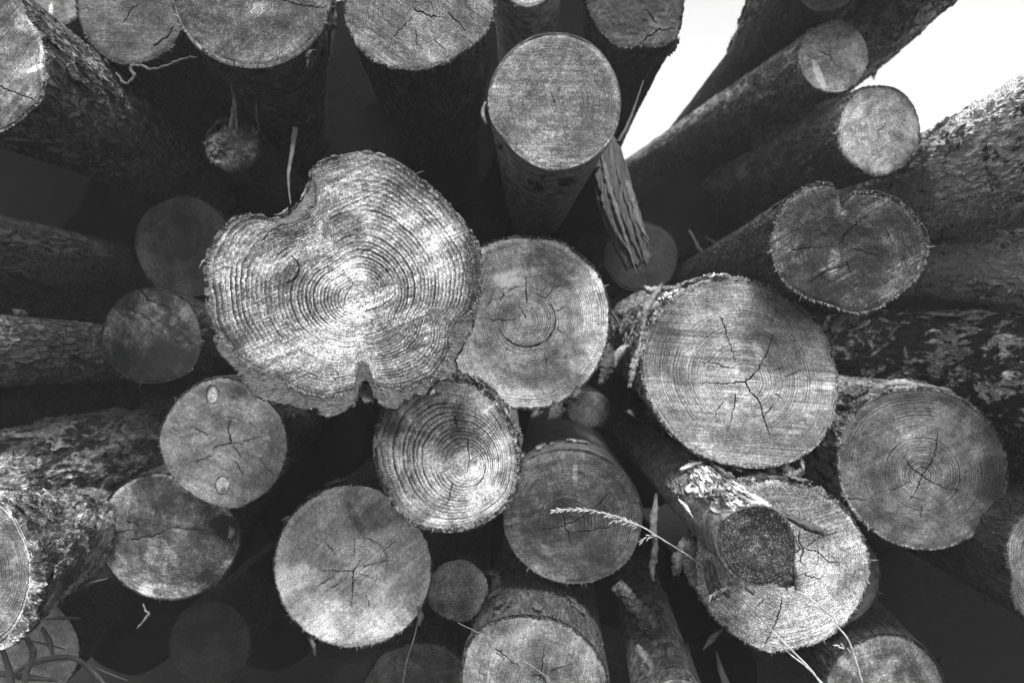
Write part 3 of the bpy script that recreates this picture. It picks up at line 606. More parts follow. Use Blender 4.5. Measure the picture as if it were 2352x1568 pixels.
# ---- top row
make_log('S', 'log at the top left between the scaly corner log and the bright-centred log', 1.25, (285, 20), (300, 12, 128, 137), (960, 760),
         wood_mat(19, 0.095, 22, .18, .4, .3, 0, .8, .4, 1.0, .25, 2, .8, .6), B_dark, bt=4, taper=.8, fib=60, cracks=[([(355,105),(385,85),(400,60)],3), ([(285,50),(300,25),(320,10)],1.2)])
oT = [(392,-10),(402,32),(425,75),(455,108),(500,138),(560,154),(620,152),(680,128),(728,85),(752,35),(762,-30),(740,-110),(650,-170),(560,-180),(450,-140),(400,-80)]
make_log('T', 'large top row log with a bright oval centre and torn bark on its right', 1.05, (596, 20), oT, (800, 690),
         wood_mat(20, 0.145, 38, .3, .6, .4, 35, 1.1, .4, .85, .35, 2, .9, .5), bark_mat('smooth', 24, .06, .30, .1, 1.6), bt=6, taper=.65, flare=.5, fib=130, fibm=M_fibre,
         tones=[(598,22,34,18,0,1.9,.8),(500,30,90,80,0,.72,1),(700,60,50,60,0,.75,1),(590,120,120,34,0,1.25,1),(660,-10,60,40,0,.75,1)], cracks=[([(650,2),(700,14),(745,18)],1.6)])
oU = [(790,20),(800,70),(830,120),(880,150),(940,163),(1000,155),(1060,120),(1110,85),(1133,50),(1136,-10),(1110,-90),(1040,-140),(950,-160),(860,-130),(800,-60)]
make_log('U', 'large log in the middle of the top row with an angular lower right edge', 1.1, (952, 35), oU, (1060, 680),
         wood_mat(21, 0.21, 26, .3, .45, .45, -35, 1.0, .4, 1.1, .25, 2, .8, .5), bark_mat('flaky', 25, .05, .22, 0, 1.2), bt=5, taper=.9, fib=100, fibm=M_fibre, sig=2.2,
         cracks=[([(952,22),(980,35),(1018,43)],3.2), ([(905,85),(925,62),(945,40)],1.4), ([(1030,30),(1070,72)],1.6), ([(955,70),(958,105)],1.2), ([(1000,95),(1025,120)],1.2)],
         tones=[(940,55,60,60,0,1.15,1),(1010,125,60,30,-30,1.15,1),(830,30,24,50,0,.8,1)])
make_log('V', 'log showing only a sliver of pale wood at the top edge with shaded bark below', 1.2, (1214, -72), (1214, -72, 84, 85), (1190, 640),
         wood_mat(22, .42, 20, .3, .3, .2), bark_mat('smooth', 26, .08, .40, 0, 1.5), bt=4, taper=.95, fib=70)
oW = [(1120,230),(1130,180),(1160,130),(1200,95),(1250,76),(1310,78),(1360,100),(1400,145),(1422,200),(1424,260),(1410,310),(1370,355),(1310,385),(1260,390),(1210,370),(1160,320),(1130,280)]
make_log('W', 'very round log with fine even rings, right of the top row beside the open sky', 1.0, (1275, 238), oW, (1195, 690),
         wood_mat(23, 0.19, 34, .3, .45, .3, 0, 1.0, .3, 1.15, .25, 2, .8, .15), bark_mat('smooth', 27, .09, .42, 0, 1.6), bt=4, taper=.92, fib=70,
         cracks=[([(1275,238),(1268,222),(1262,212)],1.4)], tones=[(1275,238,36,36,0,1.2,1),(1230,200,50,90,20,1.1,1),(1370,230,40,90,0,.8,1),(1230,340,60,40,0,1.2,1),(1275,95,70,14,0,.8,1),(1240,130,50,30,0,.8,1)])
oX = [(1335,-60),(1345,-10),(1361,45),(1385,80),(1425,112),(1470,104),(1520,108),(1552,90),(1566,40),(1570,10),(1567,-60),(1500,-140),(1400,-130)]
make_log('X', 'dark shaded log with a ragged split end standing against the white sky', 1.28, (1478, 5), oX, (1330, 560),
         wood_mat(24, .06, 22, .25, .6, .4, 60, .15, .6, .9, .5, 2, .7, .8), bark_mat('flaky', 28, .04, .12), bt=4, rough=2.2, taper=.8, fib=60, cracks=[([(1478,95),(1510,70),(1552,68)],3), ([(1490,30),(1510,55)],3)],
         tones=[(1500,50,16,12,0,2.0,1),(1490,45,24,20,0,.7,1)])
# ---- right top group
make_log('AA', 'small pale log at the upper right with a bright slanting streak in its cut end', 1.5, (1915, 130), (1915, 130, 79, 84), (1100, 600),
         wood_mat(25, 0.69, 18, .2, .4, .25, 20, 1.0, .4, 1.0, .25, 2, .9, .5), bark_mat('flaky', 29, .22, .95, .3, 1.3, 1.0, 1.6), bt=3, taper=1.0, fib=60, fibm=M_fibre,
         tones=[(1882,172,8,32,-22,2.6,.4),(1868,180,16,26,-10,1.25,.5)], cracks=[([(1880,118),(1905,128),(1925,155)],1.8), ([(1927,75),(1923,105)],1.2)], L=3.4)
make_log('AB', 'small grey log just below the pale streaked one at the upper right', 1.4, (2020, 300), (2018, 298, 94, 106), (1160, 660),
         wood_mat(26, .27, 16, .22, .5, .2, 30, .8, .4, .75, .35, 2, .8, .5), bark_mat('flaky', 30, .10, .45, .2, 1.3), bt=5, taper=1.0, fib=50, L=3.4, cracks=[([(2020,300),(2032,285)],1.6)])
make_log('AC', 'log whose pale lower rim just dips into the top edge above the streaked log', 1.45, (1898, -52), (1898, -52, 80, 80), (1300, 600),
         wood_mat(27, .36, 18, .3, .3, .2), B_dark, bt=3, taper=.9, fib=20)
make_log('AE', 'dark bark-covered log slanting down from the top edge left of the streaked log', 1.3, (1965, -225), (1965, -225, 146, 146), (1470, 610),
         wood_mat(28, .3), bark_mat('flaky', 31, .16, .85, .35, 1.8, 1.0, 2.0), bt=5, taper=.95, fib=0, L=3.0, ns=180, lump=.06, s_pow=1.2)
make_log('AD', 'ragged bark log slanting up past the top edge at the right, outlined against the sky', 1.25, (2233, -200), (2233, -200, 127, 127), (1500, 600),
         wood_mat(29, .3), bark_mat('flaky', 32, .18, .95, .5, 2.0, .9, 2.4), bt=5, taper=.95, fib=0, L=3.0, ns=180, lump=.07, s_pow=1.2)
make_log('AF', 'thick log entering from the right edge with bright flaking bark on its sunny top', .95, (2700, 205), (2700, 205, 205, 205), (1450, 712),
         wood_mat(30, .3), bark_mat('flaky', 33, .14, 1.0, .95, 2.2, .8, 4.4), bt=5, taper=1.0, fib=0, L=3.6, ns=200, lump=.06, s_pow=1.2)
make_log('AG', 'thinner log with peeling bark lying level behind the heart-shaped log', 1.1, (2700, 625), (2700, 625, 112, 112), (1340, 596),
         wood_mat(31, .3), bark_mat('flaky', 34, .2, 1.0, 1.0, 1.9, .8, 6.0), bt=5, taper=1.0, fib=0, L=6, ns=220, lump=.05, s_pow=1.2)
make_log('AI', 'wide dark log with scattered pale bark patches running in from the right edge', .98, (2750, 924), (2750, 924, 204, 204), (1100, 700),
         wood_mat(32, .3), bark_mat('flaky', 35, .03, .10, .36, 1.4, .75, 1.7), bt=5, taper=1.0, fib=0, L=4, ns=200, lump=.05, s_pow=1.2)
oAK = [(2318,1218),(2310,1252),(2311,1295),(2322,1322),(2320,1355),(2335,1398),(2360,1425),(2440,1440),(2530,1400),(2570,1290),(2530,1190),(2440,1140),(2370,1160),(2335,1192)]
make_log('AK', 'log at the right edge of the frame showing only a wavy strip of wood', 1.12, (2450, 1290), oAK, (1300, 850),
         wood_mat(33, .33, 24, .6, .4, .2), bark_mat('flaky', 36, .05, .13), bt=5, taper=.8, fib=30, sig=1.2)
make_log('AL', 'dim log at the bottom right corner below the star-cracked log', 1.3, (2030, 1600), (2032, 1604, 146, 148), (1500, 820),
         wood_mat(34, .22, 24, .2, .7, .25, 90, .4, .7, .8, .5, 2, .8, .6), B_dark, bt=8, taper=.85, fib=50)
make_log('AM', 'flat grey log end at the bottom left corner behind grass blades', 1.5, (70, 1490), (66, 1490, 114, 118), (700, 1000),
         wood_mat(35, .20, 14, .1, .35, .1), B_dark, bt=2, taper=.8, fib=10)
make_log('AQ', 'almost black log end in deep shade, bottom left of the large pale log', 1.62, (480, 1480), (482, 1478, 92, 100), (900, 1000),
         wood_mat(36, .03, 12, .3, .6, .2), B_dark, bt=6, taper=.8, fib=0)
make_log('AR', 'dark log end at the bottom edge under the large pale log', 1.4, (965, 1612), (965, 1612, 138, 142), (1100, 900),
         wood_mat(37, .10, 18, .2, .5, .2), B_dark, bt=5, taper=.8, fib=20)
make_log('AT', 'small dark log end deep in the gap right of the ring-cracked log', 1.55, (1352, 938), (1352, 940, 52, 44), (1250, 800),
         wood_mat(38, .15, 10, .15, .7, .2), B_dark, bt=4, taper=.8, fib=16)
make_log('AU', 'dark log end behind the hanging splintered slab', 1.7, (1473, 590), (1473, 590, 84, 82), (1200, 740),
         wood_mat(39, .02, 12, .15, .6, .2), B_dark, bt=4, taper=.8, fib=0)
make_log('AV', 'dim log showing as a thin crescent behind the sawdust-flecked log', 1.32, (1922, 1330), (1922, 1325, 98, 112), (1500, 900),
         wood_mat(40, .15, 14, .2, .5, .2), B_dark, bt=4, taper=.8, fib=20)
make_log('AX', 'dim log end peeking over the scaly corner log at the top left', 1.42, (115, -32), (115, -30, 96, 96), (800, 700),
         wood_mat(41, .15, 14, .2, .5, .2), B_dark, bt=4, taper=.8, fib=0, tones=[(117,32,5,24,0,2.6,.8)])
# ---- left bodies
oAN = [(0,1150),(30,1180),(50,1220),(68,1262),(75,1310),(66,1370),(48,1425),(20,1465),(0,1482),(-80,1500),(-180,1440),(-220,1320),(-180,1200),(-90,1130)]
make_log('AN', 'gnarled thick log at the lower left edge with torn pale wood around its cut', .98, (-60, 1310), oAN, (760, 960),
         wood_mat(42, .25, 30, .65, .4, .2, 0, .8, .4, 2.0, .3, 2, .7, .2), B_knotty, [(x + (26 if x > -50 else 0), y) for x, y in oAN], taper=.7, flare=.3, fib=60, lump=.1, L=1.6)
make_log('AO', 'long log from the left edge with a lit upper side above the gnarled log', .98, (-270, 1195), (-270, 1195, 142, 142), (1130, 770),
         wood_mat(43, .3), bark_mat('flaky', 41, .06, .32, .6, 1.4, .7, 1.35), bt=5, taper=1.0, fib=0, L=2.6, ns=180, lump=.07, s_pow=1.2)
make_log('AP', 'log with crusty specked bark running level in from the left edge at mid height', .95, (-300, 797), (-300, 797, 107, 107), (1133, 838),
         wood_mat(44, .3), bark_mat('rough', 42, .08, .34, 0, 1.0, 1.5), bt=5, taper=1.0, fib=0, L=2.0, ns=180, lump=.06, s_pow=1.2)
# log lying across the low centre
make_log('AS', 'barked log with a short branch stub rising from the bottom edge right of centre', 1.1, (1548, 1640), (1548, 1640, 86, 84), (1350, 930),
         wood_mat(45, .5, 14, .2, .3, .2), bark_mat('smooth', 43, .09, .42, .4, 1.4), bt=3, taper=1.0, fib=30, L=2.0, lump=.08)

make_log('BA', 'dark barked log low at the right edge between the patchy log and the wavy strip', 1.05, (2800, 1150), (2800, 1150, 125, 120), (1150, 800),
         wood_mat(46, .2), bark_mat('flaky', 51, .03, .09, .2), bt=5, taper=1.0, fib=0, L=3, lump=.06, s_pow=1.2)
make_log('BB', 'very dark log added to fill the gap under the crusty level log at left', 1.05, (-300, 968), (-300, 968, 100, 92), (1133, 840),
         wood_mat(47, .1), bark_mat('flaky', 52, .02, .06), bt=5, taper=1.0, fib=0, L=2, lump=.06, s_pow=1.2)  # filler log added to close a sky opening at the left
make_log('BC', 'very dark thick log above the crusty level log at the left edge', 1.25, (-380, 570), (-380, 570, 150, 150), (1133, 740),
         wood_mat(48, .1), bark_mat('flaky', 53, .015, .05, 0, 1.8), bt=5, taper=1.0, fib=0, L=2, lump=.06, s_pow=1.2)
# ---- filler logs added behind to block sky light through the gaps
DK = bark_mat('flaky', 50, .012, .03); DKF = plain_mat('painted_shade_wood', .001, .003, 40); DKF.node_tree.nodes['Principled BSDF'].inputs['Specular IOR Level'].default_value = 0  # near-black wood colour paints the deep shade of the gaps
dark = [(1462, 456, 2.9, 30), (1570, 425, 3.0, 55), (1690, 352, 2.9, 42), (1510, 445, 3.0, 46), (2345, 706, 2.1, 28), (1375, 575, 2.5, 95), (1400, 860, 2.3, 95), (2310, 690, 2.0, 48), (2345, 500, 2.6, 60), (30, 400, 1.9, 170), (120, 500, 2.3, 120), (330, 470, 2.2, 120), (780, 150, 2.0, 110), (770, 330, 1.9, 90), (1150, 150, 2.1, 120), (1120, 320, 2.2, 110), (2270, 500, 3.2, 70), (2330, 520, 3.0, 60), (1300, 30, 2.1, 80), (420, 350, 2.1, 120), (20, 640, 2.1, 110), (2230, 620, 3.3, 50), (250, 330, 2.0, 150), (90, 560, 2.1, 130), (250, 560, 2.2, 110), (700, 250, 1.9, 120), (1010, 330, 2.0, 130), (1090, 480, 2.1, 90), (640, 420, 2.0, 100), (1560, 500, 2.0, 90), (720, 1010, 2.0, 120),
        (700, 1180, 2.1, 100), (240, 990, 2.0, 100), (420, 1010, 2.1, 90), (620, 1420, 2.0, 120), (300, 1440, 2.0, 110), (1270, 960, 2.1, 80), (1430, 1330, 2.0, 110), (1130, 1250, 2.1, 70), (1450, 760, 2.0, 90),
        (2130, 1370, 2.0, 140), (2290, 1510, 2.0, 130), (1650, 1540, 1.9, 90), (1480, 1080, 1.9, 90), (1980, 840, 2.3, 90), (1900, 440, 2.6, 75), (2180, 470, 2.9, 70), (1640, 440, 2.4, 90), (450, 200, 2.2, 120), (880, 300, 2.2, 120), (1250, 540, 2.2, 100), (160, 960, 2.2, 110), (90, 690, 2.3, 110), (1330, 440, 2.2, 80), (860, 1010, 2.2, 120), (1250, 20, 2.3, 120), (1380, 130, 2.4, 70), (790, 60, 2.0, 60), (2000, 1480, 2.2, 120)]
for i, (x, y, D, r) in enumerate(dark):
    make_log('Z%d' % i, 'near-black filler log added to plug the gaps at the back of the stack', D, (x, y), (x, y, r, r), (1150, 760), DKF, DKF, taper=.9, fib=0, lowres=True, group='added gap filler logs', L=2.0, seed=300 + i)

# ------------------------------------------------------------------ loose bark, splinters and strips that belong to their logs
def surf(key, th, s, lift):
    g = LOGS[key]; R = np.interp(th, g['th'], g['Ro'], period=2 * math.pi) * g['k']
    kk = g['taper'] + (1 - g['taper']) * np.exp(-s / (.9 if g['flare'] == 0 else g['flare']))
    R = R * kk + lift
    return np.stack([R * np.cos(th), s * 0, R * np.sin(th)], -1) + g['ax'] * s[..., None]
def patch(name, key, t0, t1, s0, s1, mat, lift=.002, thick=.002, curl=0.0, seed=0, n=26, m=26, rough=.003, jag=.22):
    """a ragged-edged piece of bark lying on the outside of a log; angles in degrees, s in metres behind the cut"""
    u, v = np.meshgrid(np.linspace(0, 1, n), np.linspace(0, 1, m), indexing='ij')
    f = lambda k, a: fbm(np.stack([a.ravel() * 6, np.full(a.size, k * 3.3), np.full(a.size, seed * 1.7)], 1), 3, seed).reshape(a.shape)
    U = .5 + (u - .5) * (1 + 2 * jag * f(1, v)) + jag * .5 * f(2, v); Vv = .5 + (v - .5) * (1 + 2 * jag * f(3, u)) + jag * .5 * f(4, u)
    th = np.radians(t0 + (t1 - t0) * U); s = np.maximum(s0 + (s1 - s0) * Vv, .0)
    e = np.maximum(abs(u - .5), abs(v - .5)) * 2
    W = surf(key, th, s, lift); nz = fbm(W.reshape(-1, 3) * 90 + seed, 3, seed).reshape(u.shape)
    l2 = lift + rough * nz + curl * e ** 3 * (1 + f(5, u + v))
    A = surf(key, th, s, l2); B = surf(key, th, s, l2 - thick)
    N = n * m; Vs = np.concatenate([A.reshape(-1, 3), B.reshape(-1, 3)]); Q = []
    for i in range(n - 1):
        for j in range(m - 1):
            a = i * m + j; Q.append((a, a + 1, a + m + 1, a + m)); Q.append((N + a, N + a + m, N + a + m + 1, N + a + 1))
    for i in range(n - 1):
        for a, b in ((i * m, (i + 1) * m), ((i + 1) * m + m - 1, i * m + m - 1)): Q.append((a, b, N + b, N + a))
    for j in range(m - 1):
        a, b = j, j + 1; Q.append((b, a, N + a, N + b)); a, b = (n - 1) * m + j, (n - 1) * m + j + 1; Q.append((a, b, N + b, N + a))
    return mesh_np(name, Vs, np.array(Q), mat, LOGS[key]['e'])
E = lambda k: LOGS[k]['e']
# torn white inner bark on the small dark log
r5 = np.random.default_rng(5)
patch('peeled_bark', 'B', 74, 148, .003, .18, M_pale, .0015, .002, .002, 1, 50, 50, .003, .18)
for i in range(18):
    a = r5.uniform(80, 146); s = r5.uniform(.005, .15); wa = r5.uniform(3, 11); ws = r5.uniform(.05, .13)
    patch('bark_flake', 'B', a - wa, a + wa, s, s + ws, M_pale if i % 4 else M_flake, r5.uniform(.002, .005), .0008, r5.uniform(.001, .008), 10 + i, 22, 30, .004, .5)
for i in range(5):
    a = r5.uniform(60, 175); s = r5.uniform(.12, .35)
    patch('bark_flake', 'B', a - 8, a + 8, s, s + .06, M_flake, .002, .0012, .003, 40 + i, 16, 18, .002, .35)
# flaking bark on other logs
for key, t0, t1, cnt, s1, mt, sz in (('D', 110, 200, 22, .16, M_flake, 1), ('D', 95, 150, 10, .08, M_pale, .6), ('D', 215, 300, 6, .05, M_flake_dark, .7), ('K', 80, 140, 10, .2, M_flake, 1), ('J', 60, 100, 8, .15, M_flake, .8), ('F', 300, 350, 8, .06, M_flake_dark, 1), ('C', 30, 110, 16, .06, M_flake, .7),
                                ('R', -10, 60, 26, .45, M_flake, .8), ('T', -60, 20, 14, .12, M_flake_dark, .8), ('I', 70, 140, 9, .08, M_flake, .7), ('H', 90, 150, 9, .06, M_flake_dark, .7), ('AN', -30, 80, 16, .12, M_flake, 1), ('A', 130, 150, 8, .05, M_flake, .5),
                                ('A', 215, 330, 16, .05, M_flake, .5), ('N', 40, 100, 6, .1, M_flake_dark, .8), ('L', 40, 140, 8, .12, M_flake_dark, .8), ('W', 200, 340, 8, .2, M_flake_dark, .7), ('AS', 20, 160, 12, .7, M_flake, .8)):
    for i in range(cnt):
        a = r5.uniform(t0, t1); s = r5.uniform(0, s1); wa = r5.uniform(2, 6) * sz; ws = r5.uniform(.015, .05) * sz
        patch('bark_flake', key, a - wa, a + wa, s, s + ws, mt, r5.uniform(.001, .005), .0012, r5.uniform(.001, .007), 60 + i + ord(key[0]) * 3, 11, 13, .003, .4)
for key, t0, t1, s0, s1_, cnt, sz, mt in (('AF', 60, 170, 1.0/3, 1.6, 26, 1.0, M_flake), ('AF', 75, 130, .3, 1.3, 16, 1.2, M_pale), ('AG', 60, 150, .4, 2.4, 22, 1.3, M_flake), ('AG', 80, 130, .4, 1.6, 8, 1.2, M_pale), ('AI', 60, 210, .25, 1.2, 26, 1.3, M_flake), ('AO', 40, 120, .2, .8, 14, 1, M_flake), ('AP', -60, 90, .25, .8, 16, .7, M_flake), ('AD', -30, 60, .35, 1.4, 18, 1.4, M_flake), ('AE', 90, 180, .3, 1.6, 12, 1.2, M_flake_dark)):
    for i in range(cnt):
        a = r5.uniform(t0, t1); s = r5.uniform(s0, s1_); wa = r5.uniform(3, 8) * sz; ws = r5.uniform(.03, .1) * sz
        patch('bark_flake', key, a - wa, a + wa, s, s + ws, mt, r5.uniform(-.001, .003), .002, r5.uniform(.002, .012), 160 + i + len(key) * 7, 11, 15, .004, .4)

def strips(key, name, mat, rows, **kw):
    for i, (pts, wd) in enumerate(rows):
        k2 = dict(kw); k2.setdefault('ends', 7); k2['jag'] = max(.55, k2.get('jag', .3)); k2.setdefault('bump', 1.1)
        ribbon(name, pts, [max(q, .45 * max(wd)) for q in wd], mat, E(key), seed=i * 7 + len(pts) + ord(key[0]), n=70, m=13, **k2)
strips('B', 'bark_strip', M_flake_dark, [([(1508,1135,1.0),(1501,1203,.98),(1506,1252,.97),(1498,1302,.97),(1499,1333,.97)],[8,18,13,18,5]), ([(1782,1338,.87),(1805,1330,.868),(1832,1335,.866)],[20,44,14]), ([(1716,1346,.865),(1732,1362,.864)],[16,10]), ([(1823,1290,.862),(1828,1330,.862),(1829,1354,.862)],[4,12,5])], curl=.004)
strips('B', 'bark_curl', M_pale, [([(1566,1078,1.1),(1588,1068,1.1),(1612,1062,1.1)],[10,14,6]), ([(1561,1150,.95),(1575,1163,.94),(1588,1184,.935)],[4,9,4]), ([(1606,1105,.975),(1620,1140,.95),(1640,1166,.925)],[6,10,5])], curl=.005, jag=.4)
strips('J', 'bark_strip', M_flake_dark, [([(1574,1238,.985),(1560,1290,.98),(1551,1320,.98)],[20,34,10]), ([(1588,1244,.98),(1586,1302,.975),(1592,1346,.975)],[26,30,12]), ([(1622,1290,.94),(1632,1335,.935),(1639,1378,.935)],[14,24,12]), ([(1634,1292,.93),(1648,1341,.925),(1677,1374,.92)],[10,15,4]), ([(1806,1186,.98),(1851,1206,.965),(1895,1223,.955)],[12,22,17])], curl=.006, jag=.3)
strips('D', 'bark_strip', M_flake, [([(1522,652,1.09),(1486,712,1.09),(1468,790,1.09)],[10,18,8]), ([(1473,786,1.085),(1456,840,1.08),(1446,888,1.08)],[8,18,9]), ([(1440,792,1.14),(1420,815,1.13),(1412,842,1.13)],[14,22,6]), ([(1478,660,1.12),(1500,668,1.12),(1530,662,1.11)],[6,20,8]), ([(1498,800,1.2),(1480,760,1.25),(1490,700,1.3)],[20,30,20]), ([(1802,1062,1.09),(1818,1090,1.085),(1845,1080,1.08)],[12,28,6]), ([(1838,1045,1.09),(1842,1065,1.085),(1846,1082,1.08)],[6,14,4]), ([(1770,1076,1.1),(1780,1095,1.1)],[22,10])], curl=.006, jag=.35)
strips('F', 'bark_flake', M_flake_dark, [([(1402,796,1.225),(1396,840,1.22),(1378,880,1.22)],[20,32,14]), ([(1336,893,1.22),(1316,914,1.22)],[26,16]), ([(1288,930,1.22),(1262,958,1.215)],[34,18]), ([(1236,942,1.22),(1226,956,1.215)],[24,10]), ([(1404,714,1.21),(1422,742,1.2)],[5,9])], curl=.005, jag=.5)
strips('T', 'bark_strip', M_flake_dark, [([(758,0,1.07),(748,60,1.08),(722,120,1.09),(712,155,1.09)],[14,24,18,6]), ([(768,-5,1.1),(764,60,1.1),(757,140,1.12)],[10,18,6]), ([(703,110,1.06),(708,130,1.06),(706,153,1.06)],[6,12,3])], curl=.006, jag=.5)
strips('H', 'bark_strip', M_flake_dark, [([(652,1192,1.18),(678,1180,1.18),(722,1150,1.18)],[6,12,8]), ([(712,1462,1.17),(720,1482,1.165),(722,1500,1.165)],[12,10,3]), ([(962,1395,1.17),(966,1415,1.165),(962,1432,1.165)],[6,14,8])], curl=.004, jag=.4)
strips('M', 'bark_flake', M_flake_dark, [([(1122,1312,1.3),(1142,1326,1.29),(1130,1362,1.29)],[14,26,6])], curl=.01, jag=.4)
strips('N', 'bark_flake', M_flake, [([(516,1175,1.35),(526,1190,1.34),(540,1188,1.34)],[8,24,8]), ([(528,1205,1.34),(532,1222,1.34),(526,1238,1.34)],[12,24,8])], curl=.01, jag=.5)
strips('K', 'bark_flake', M_flake, [([(2000,900,1.22),(2050,880,1.21),(2105,884,1.21),(2190,898,1.21)],[14,20,10,6])], curl=.004, jag=.4)
strips('AS', 'bark_flake', M_flake, [([(1462,1486,1.12),(1478,1508,1.1),(1494,1532,1.1)],[14,24,18])], curl=.008, jag=.3)
strips('AD', 'bark_flake', M_flake_dark, [([(2150,-4,1.6),(2138,12,1.6),(2118,20,1.6)],[4,10,14]), ([(2070,60,1.9),(2058,92,1.9),(2036,108,1.9)],[14,22,10]), ([(2030,120,2.0),(2012,150,2.0),(2006,178,2.0)],[12,18,6]), ([(2105,40,1.8),(2080,66,1.8)],[16,6])], curl=.01, jag=.6)
strips('X', 'bark_flake', M_flake_dark, [([(1556,88,1.29),(1536,118,1.31),(1518,132,1.33)],[14,22,8]), ([(1500,140,1.4),(1478,190,1.5)],[12,6])], curl=.008, jag=.5)
strips('A', 'bark_strip', M_flake, [([(460,612,.95),(468,600,.95),(482,606,.95)],[3,7,4]), ([(690,478,.96),(700,455,.97),(708,430,.98)],[10,20,10]), ([(655,500,.955),(680,488,.96),(700,470,.965)],[8,14,8])], curl=.004, jag=.5)
ribbon('bark_plug', [(834, 836, .975), (836, 868, .968), (842, 902, .965), (846, 925, .965)], [16, 26, 30, 24], M_flake_dark, E('A'), thick=.01, jag=.5, curl=-.006, n=60, m=13, seed=12, ends=5, bump=2.2)
# branch stub on the low centre log
tube('branch_stub', [(1420,1346,1.22),(1452,1382,1.24),(1492,1432,1.27),(1500,1445,1.3)], [13,16,18,22], bark_mat('flaky', 70, .06, .2), E('AS'), 40, 24, 2.0, 3)
# knot on the star-cracked log's bark
patch('knot', 'K', 116, 128, .03, .09, M_flake_dark, .004, .004, .006, 77, 26, 26, .004, .2)

# ------------------------------------------------------------------ separate small things
o = ribbon('split_slab', [(1388,320,1.30),(1408,420,1.27),(1438,520,1.24),(1470,608,1.22)], [60,84,84,58], M_grain, None, thick=.022, jag=.1, curl=.006, n=90, m=15, seed=3, ends=9, bump=1.2)
slab = o
for i, (dx, w1, dd, y1, mt) in enumerate(((-27, 13, -.006, 585, M_grain), (-10, 9, -.010, 628, M_flake_dark), (6, 15, -.007, 600, M_grain), (22, 8, -.009, 618, M_grain), (34, 10, -.004, 560, M_flake_dark))):
    ribbon('splinter', [(1390 + dx, 345 + 9 * i, 1.295 + dd), (1412 + dx, 440, 1.262 + dd), (1438 + dx, 520, 1.238 + dd), (1470 + dx * .8, y1, 1.22 + dd)], [w1, w1 * 1.3, w1, 2], mt, slab, thick=.004, jag=.7, curl=.002, n=90, m=7, seed=30 + i, ends=5, bump=.8)
tag(o, 'splintered slab of split wood hanging down in front of a dark log end', 'wood slab')
o = tube('twig', [(1478,184,1.3),(1458,245,1.3),(1440,290,1.3),(1421,326,1.3)], [1.2,2.5,4,5], M_flake_dark, None, 40, 7, 1.5, 4); tag(o, 'thin bare twig standing against the white sky beside the very round log', 'twig')
o = tube('root', [(452,131,1.18),(420,135,1.19),(385,150,1.2),(350,159,1.21),(322,151,1.22),(300,156,1.22),(309,176,1.22),(286,192,1.22),(268,167,1.22)], [2,2.4,3,3.5,3,3.5,4,4,2], M_flake_dark, None, 90, 8, 3, 5); tag(o, 'crooked thin root sticking out under the second log of the top row', 'root')
def fibres(label, rows, D0):
    x, y, D = rows[0][0][0]; e = thing('hanging_fibres', label, 'plant fibres', P(x, y, D))
    for i, (pts, rad) in enumerate(rows): tube('fibre', pts, rad, M_fibre_dim, e, 50, 6, 2.5, 20 + i)
fibres('pale root fibres dangling over the small dark log under the top row', [([(532,186,1.2),(537,240,1.22),(529,312,1.24),(549,330,1.26),(556,362,1.28)],[2,3.5,5,3,1]), ([(531,190,1.2),(541,250,1.22),(543,300,1.24),(552,345,1.26)],[2,2.5,3.5,1.5]), ([(588,232,1.2),(589,270,1.2),(594,295,1.22),(588,312,1.24)],[1,1.6,2.4,1]), ([(527,374,1.36),(519,380,1.36),(522,388,1.36),(530,390,1.36)],[1.2,1.4,1.2,1])], 1.2)
o = ribbon('bark_ribbon', [(678,292,1.14),(670,350,1.12),(663,400,1.1),(664,440,1.08),(668,470,1.06)], [13,11,8,6,3], M_flake_dark, None, thick=.001, jag=.3, curl=.002, seed=9); tag(o, 'narrow ribbon of bark hanging down to the notch of the huge log', 'bark ribbon')
o = ribbon('bark_ribbon', [(1116,234,1.02),(1109,260,1.02),(1117,284,1.02)], [7,10,6], M_flake, None, thick=.001, jag=.2, curl=.003, seed=10); tag(o, 'short curled bark ribbon at the left rim of the very round log', 'bark ribbon')
o = tube('twig', [(1582,528,2.0),(1606,570,1.95),(1642,612,1.9)], [3,4,5], M_flake_dark, None, 30, 7, 2, 6); tag(o, 'dark twig slanting over the level peeling log, left of the other twig', 'twig')
o = tube('twig', [(1622,545,2.0),(1650,562,1.95),(1694,588,1.9)], [2.5,3.5,4], M_flake_dark, None, 30, 7, 2, 7); tag(o, 'dark twig slanting over the level peeling log, nearer the heart-shaped log', 'twig')
o = tube('twig', [(1838,1218,.985),(1835,1240,.985),(1845,1262,.985),(1838,1284,.985),(1843,1294,.985)], [1.4,2.4,2.4,2.2,1.5], M_flake_dark, None, 40, 7, 1.2, 8); tag(o, 'small curled dark twig lying on the sawdust-flecked log beside its crack', 'twig')
o = tube('twig', [(328,1385,1.3),(335,1402,1.3),(342,1408,1.3),(330,1425,1.3),(315,1442,1.3)], [1.5,2,3,2,1.5], M_flake, None, 40, 6, 1.2, 9); tag(o, 'short forked twig below the dark stained log at lower left', 'twig')

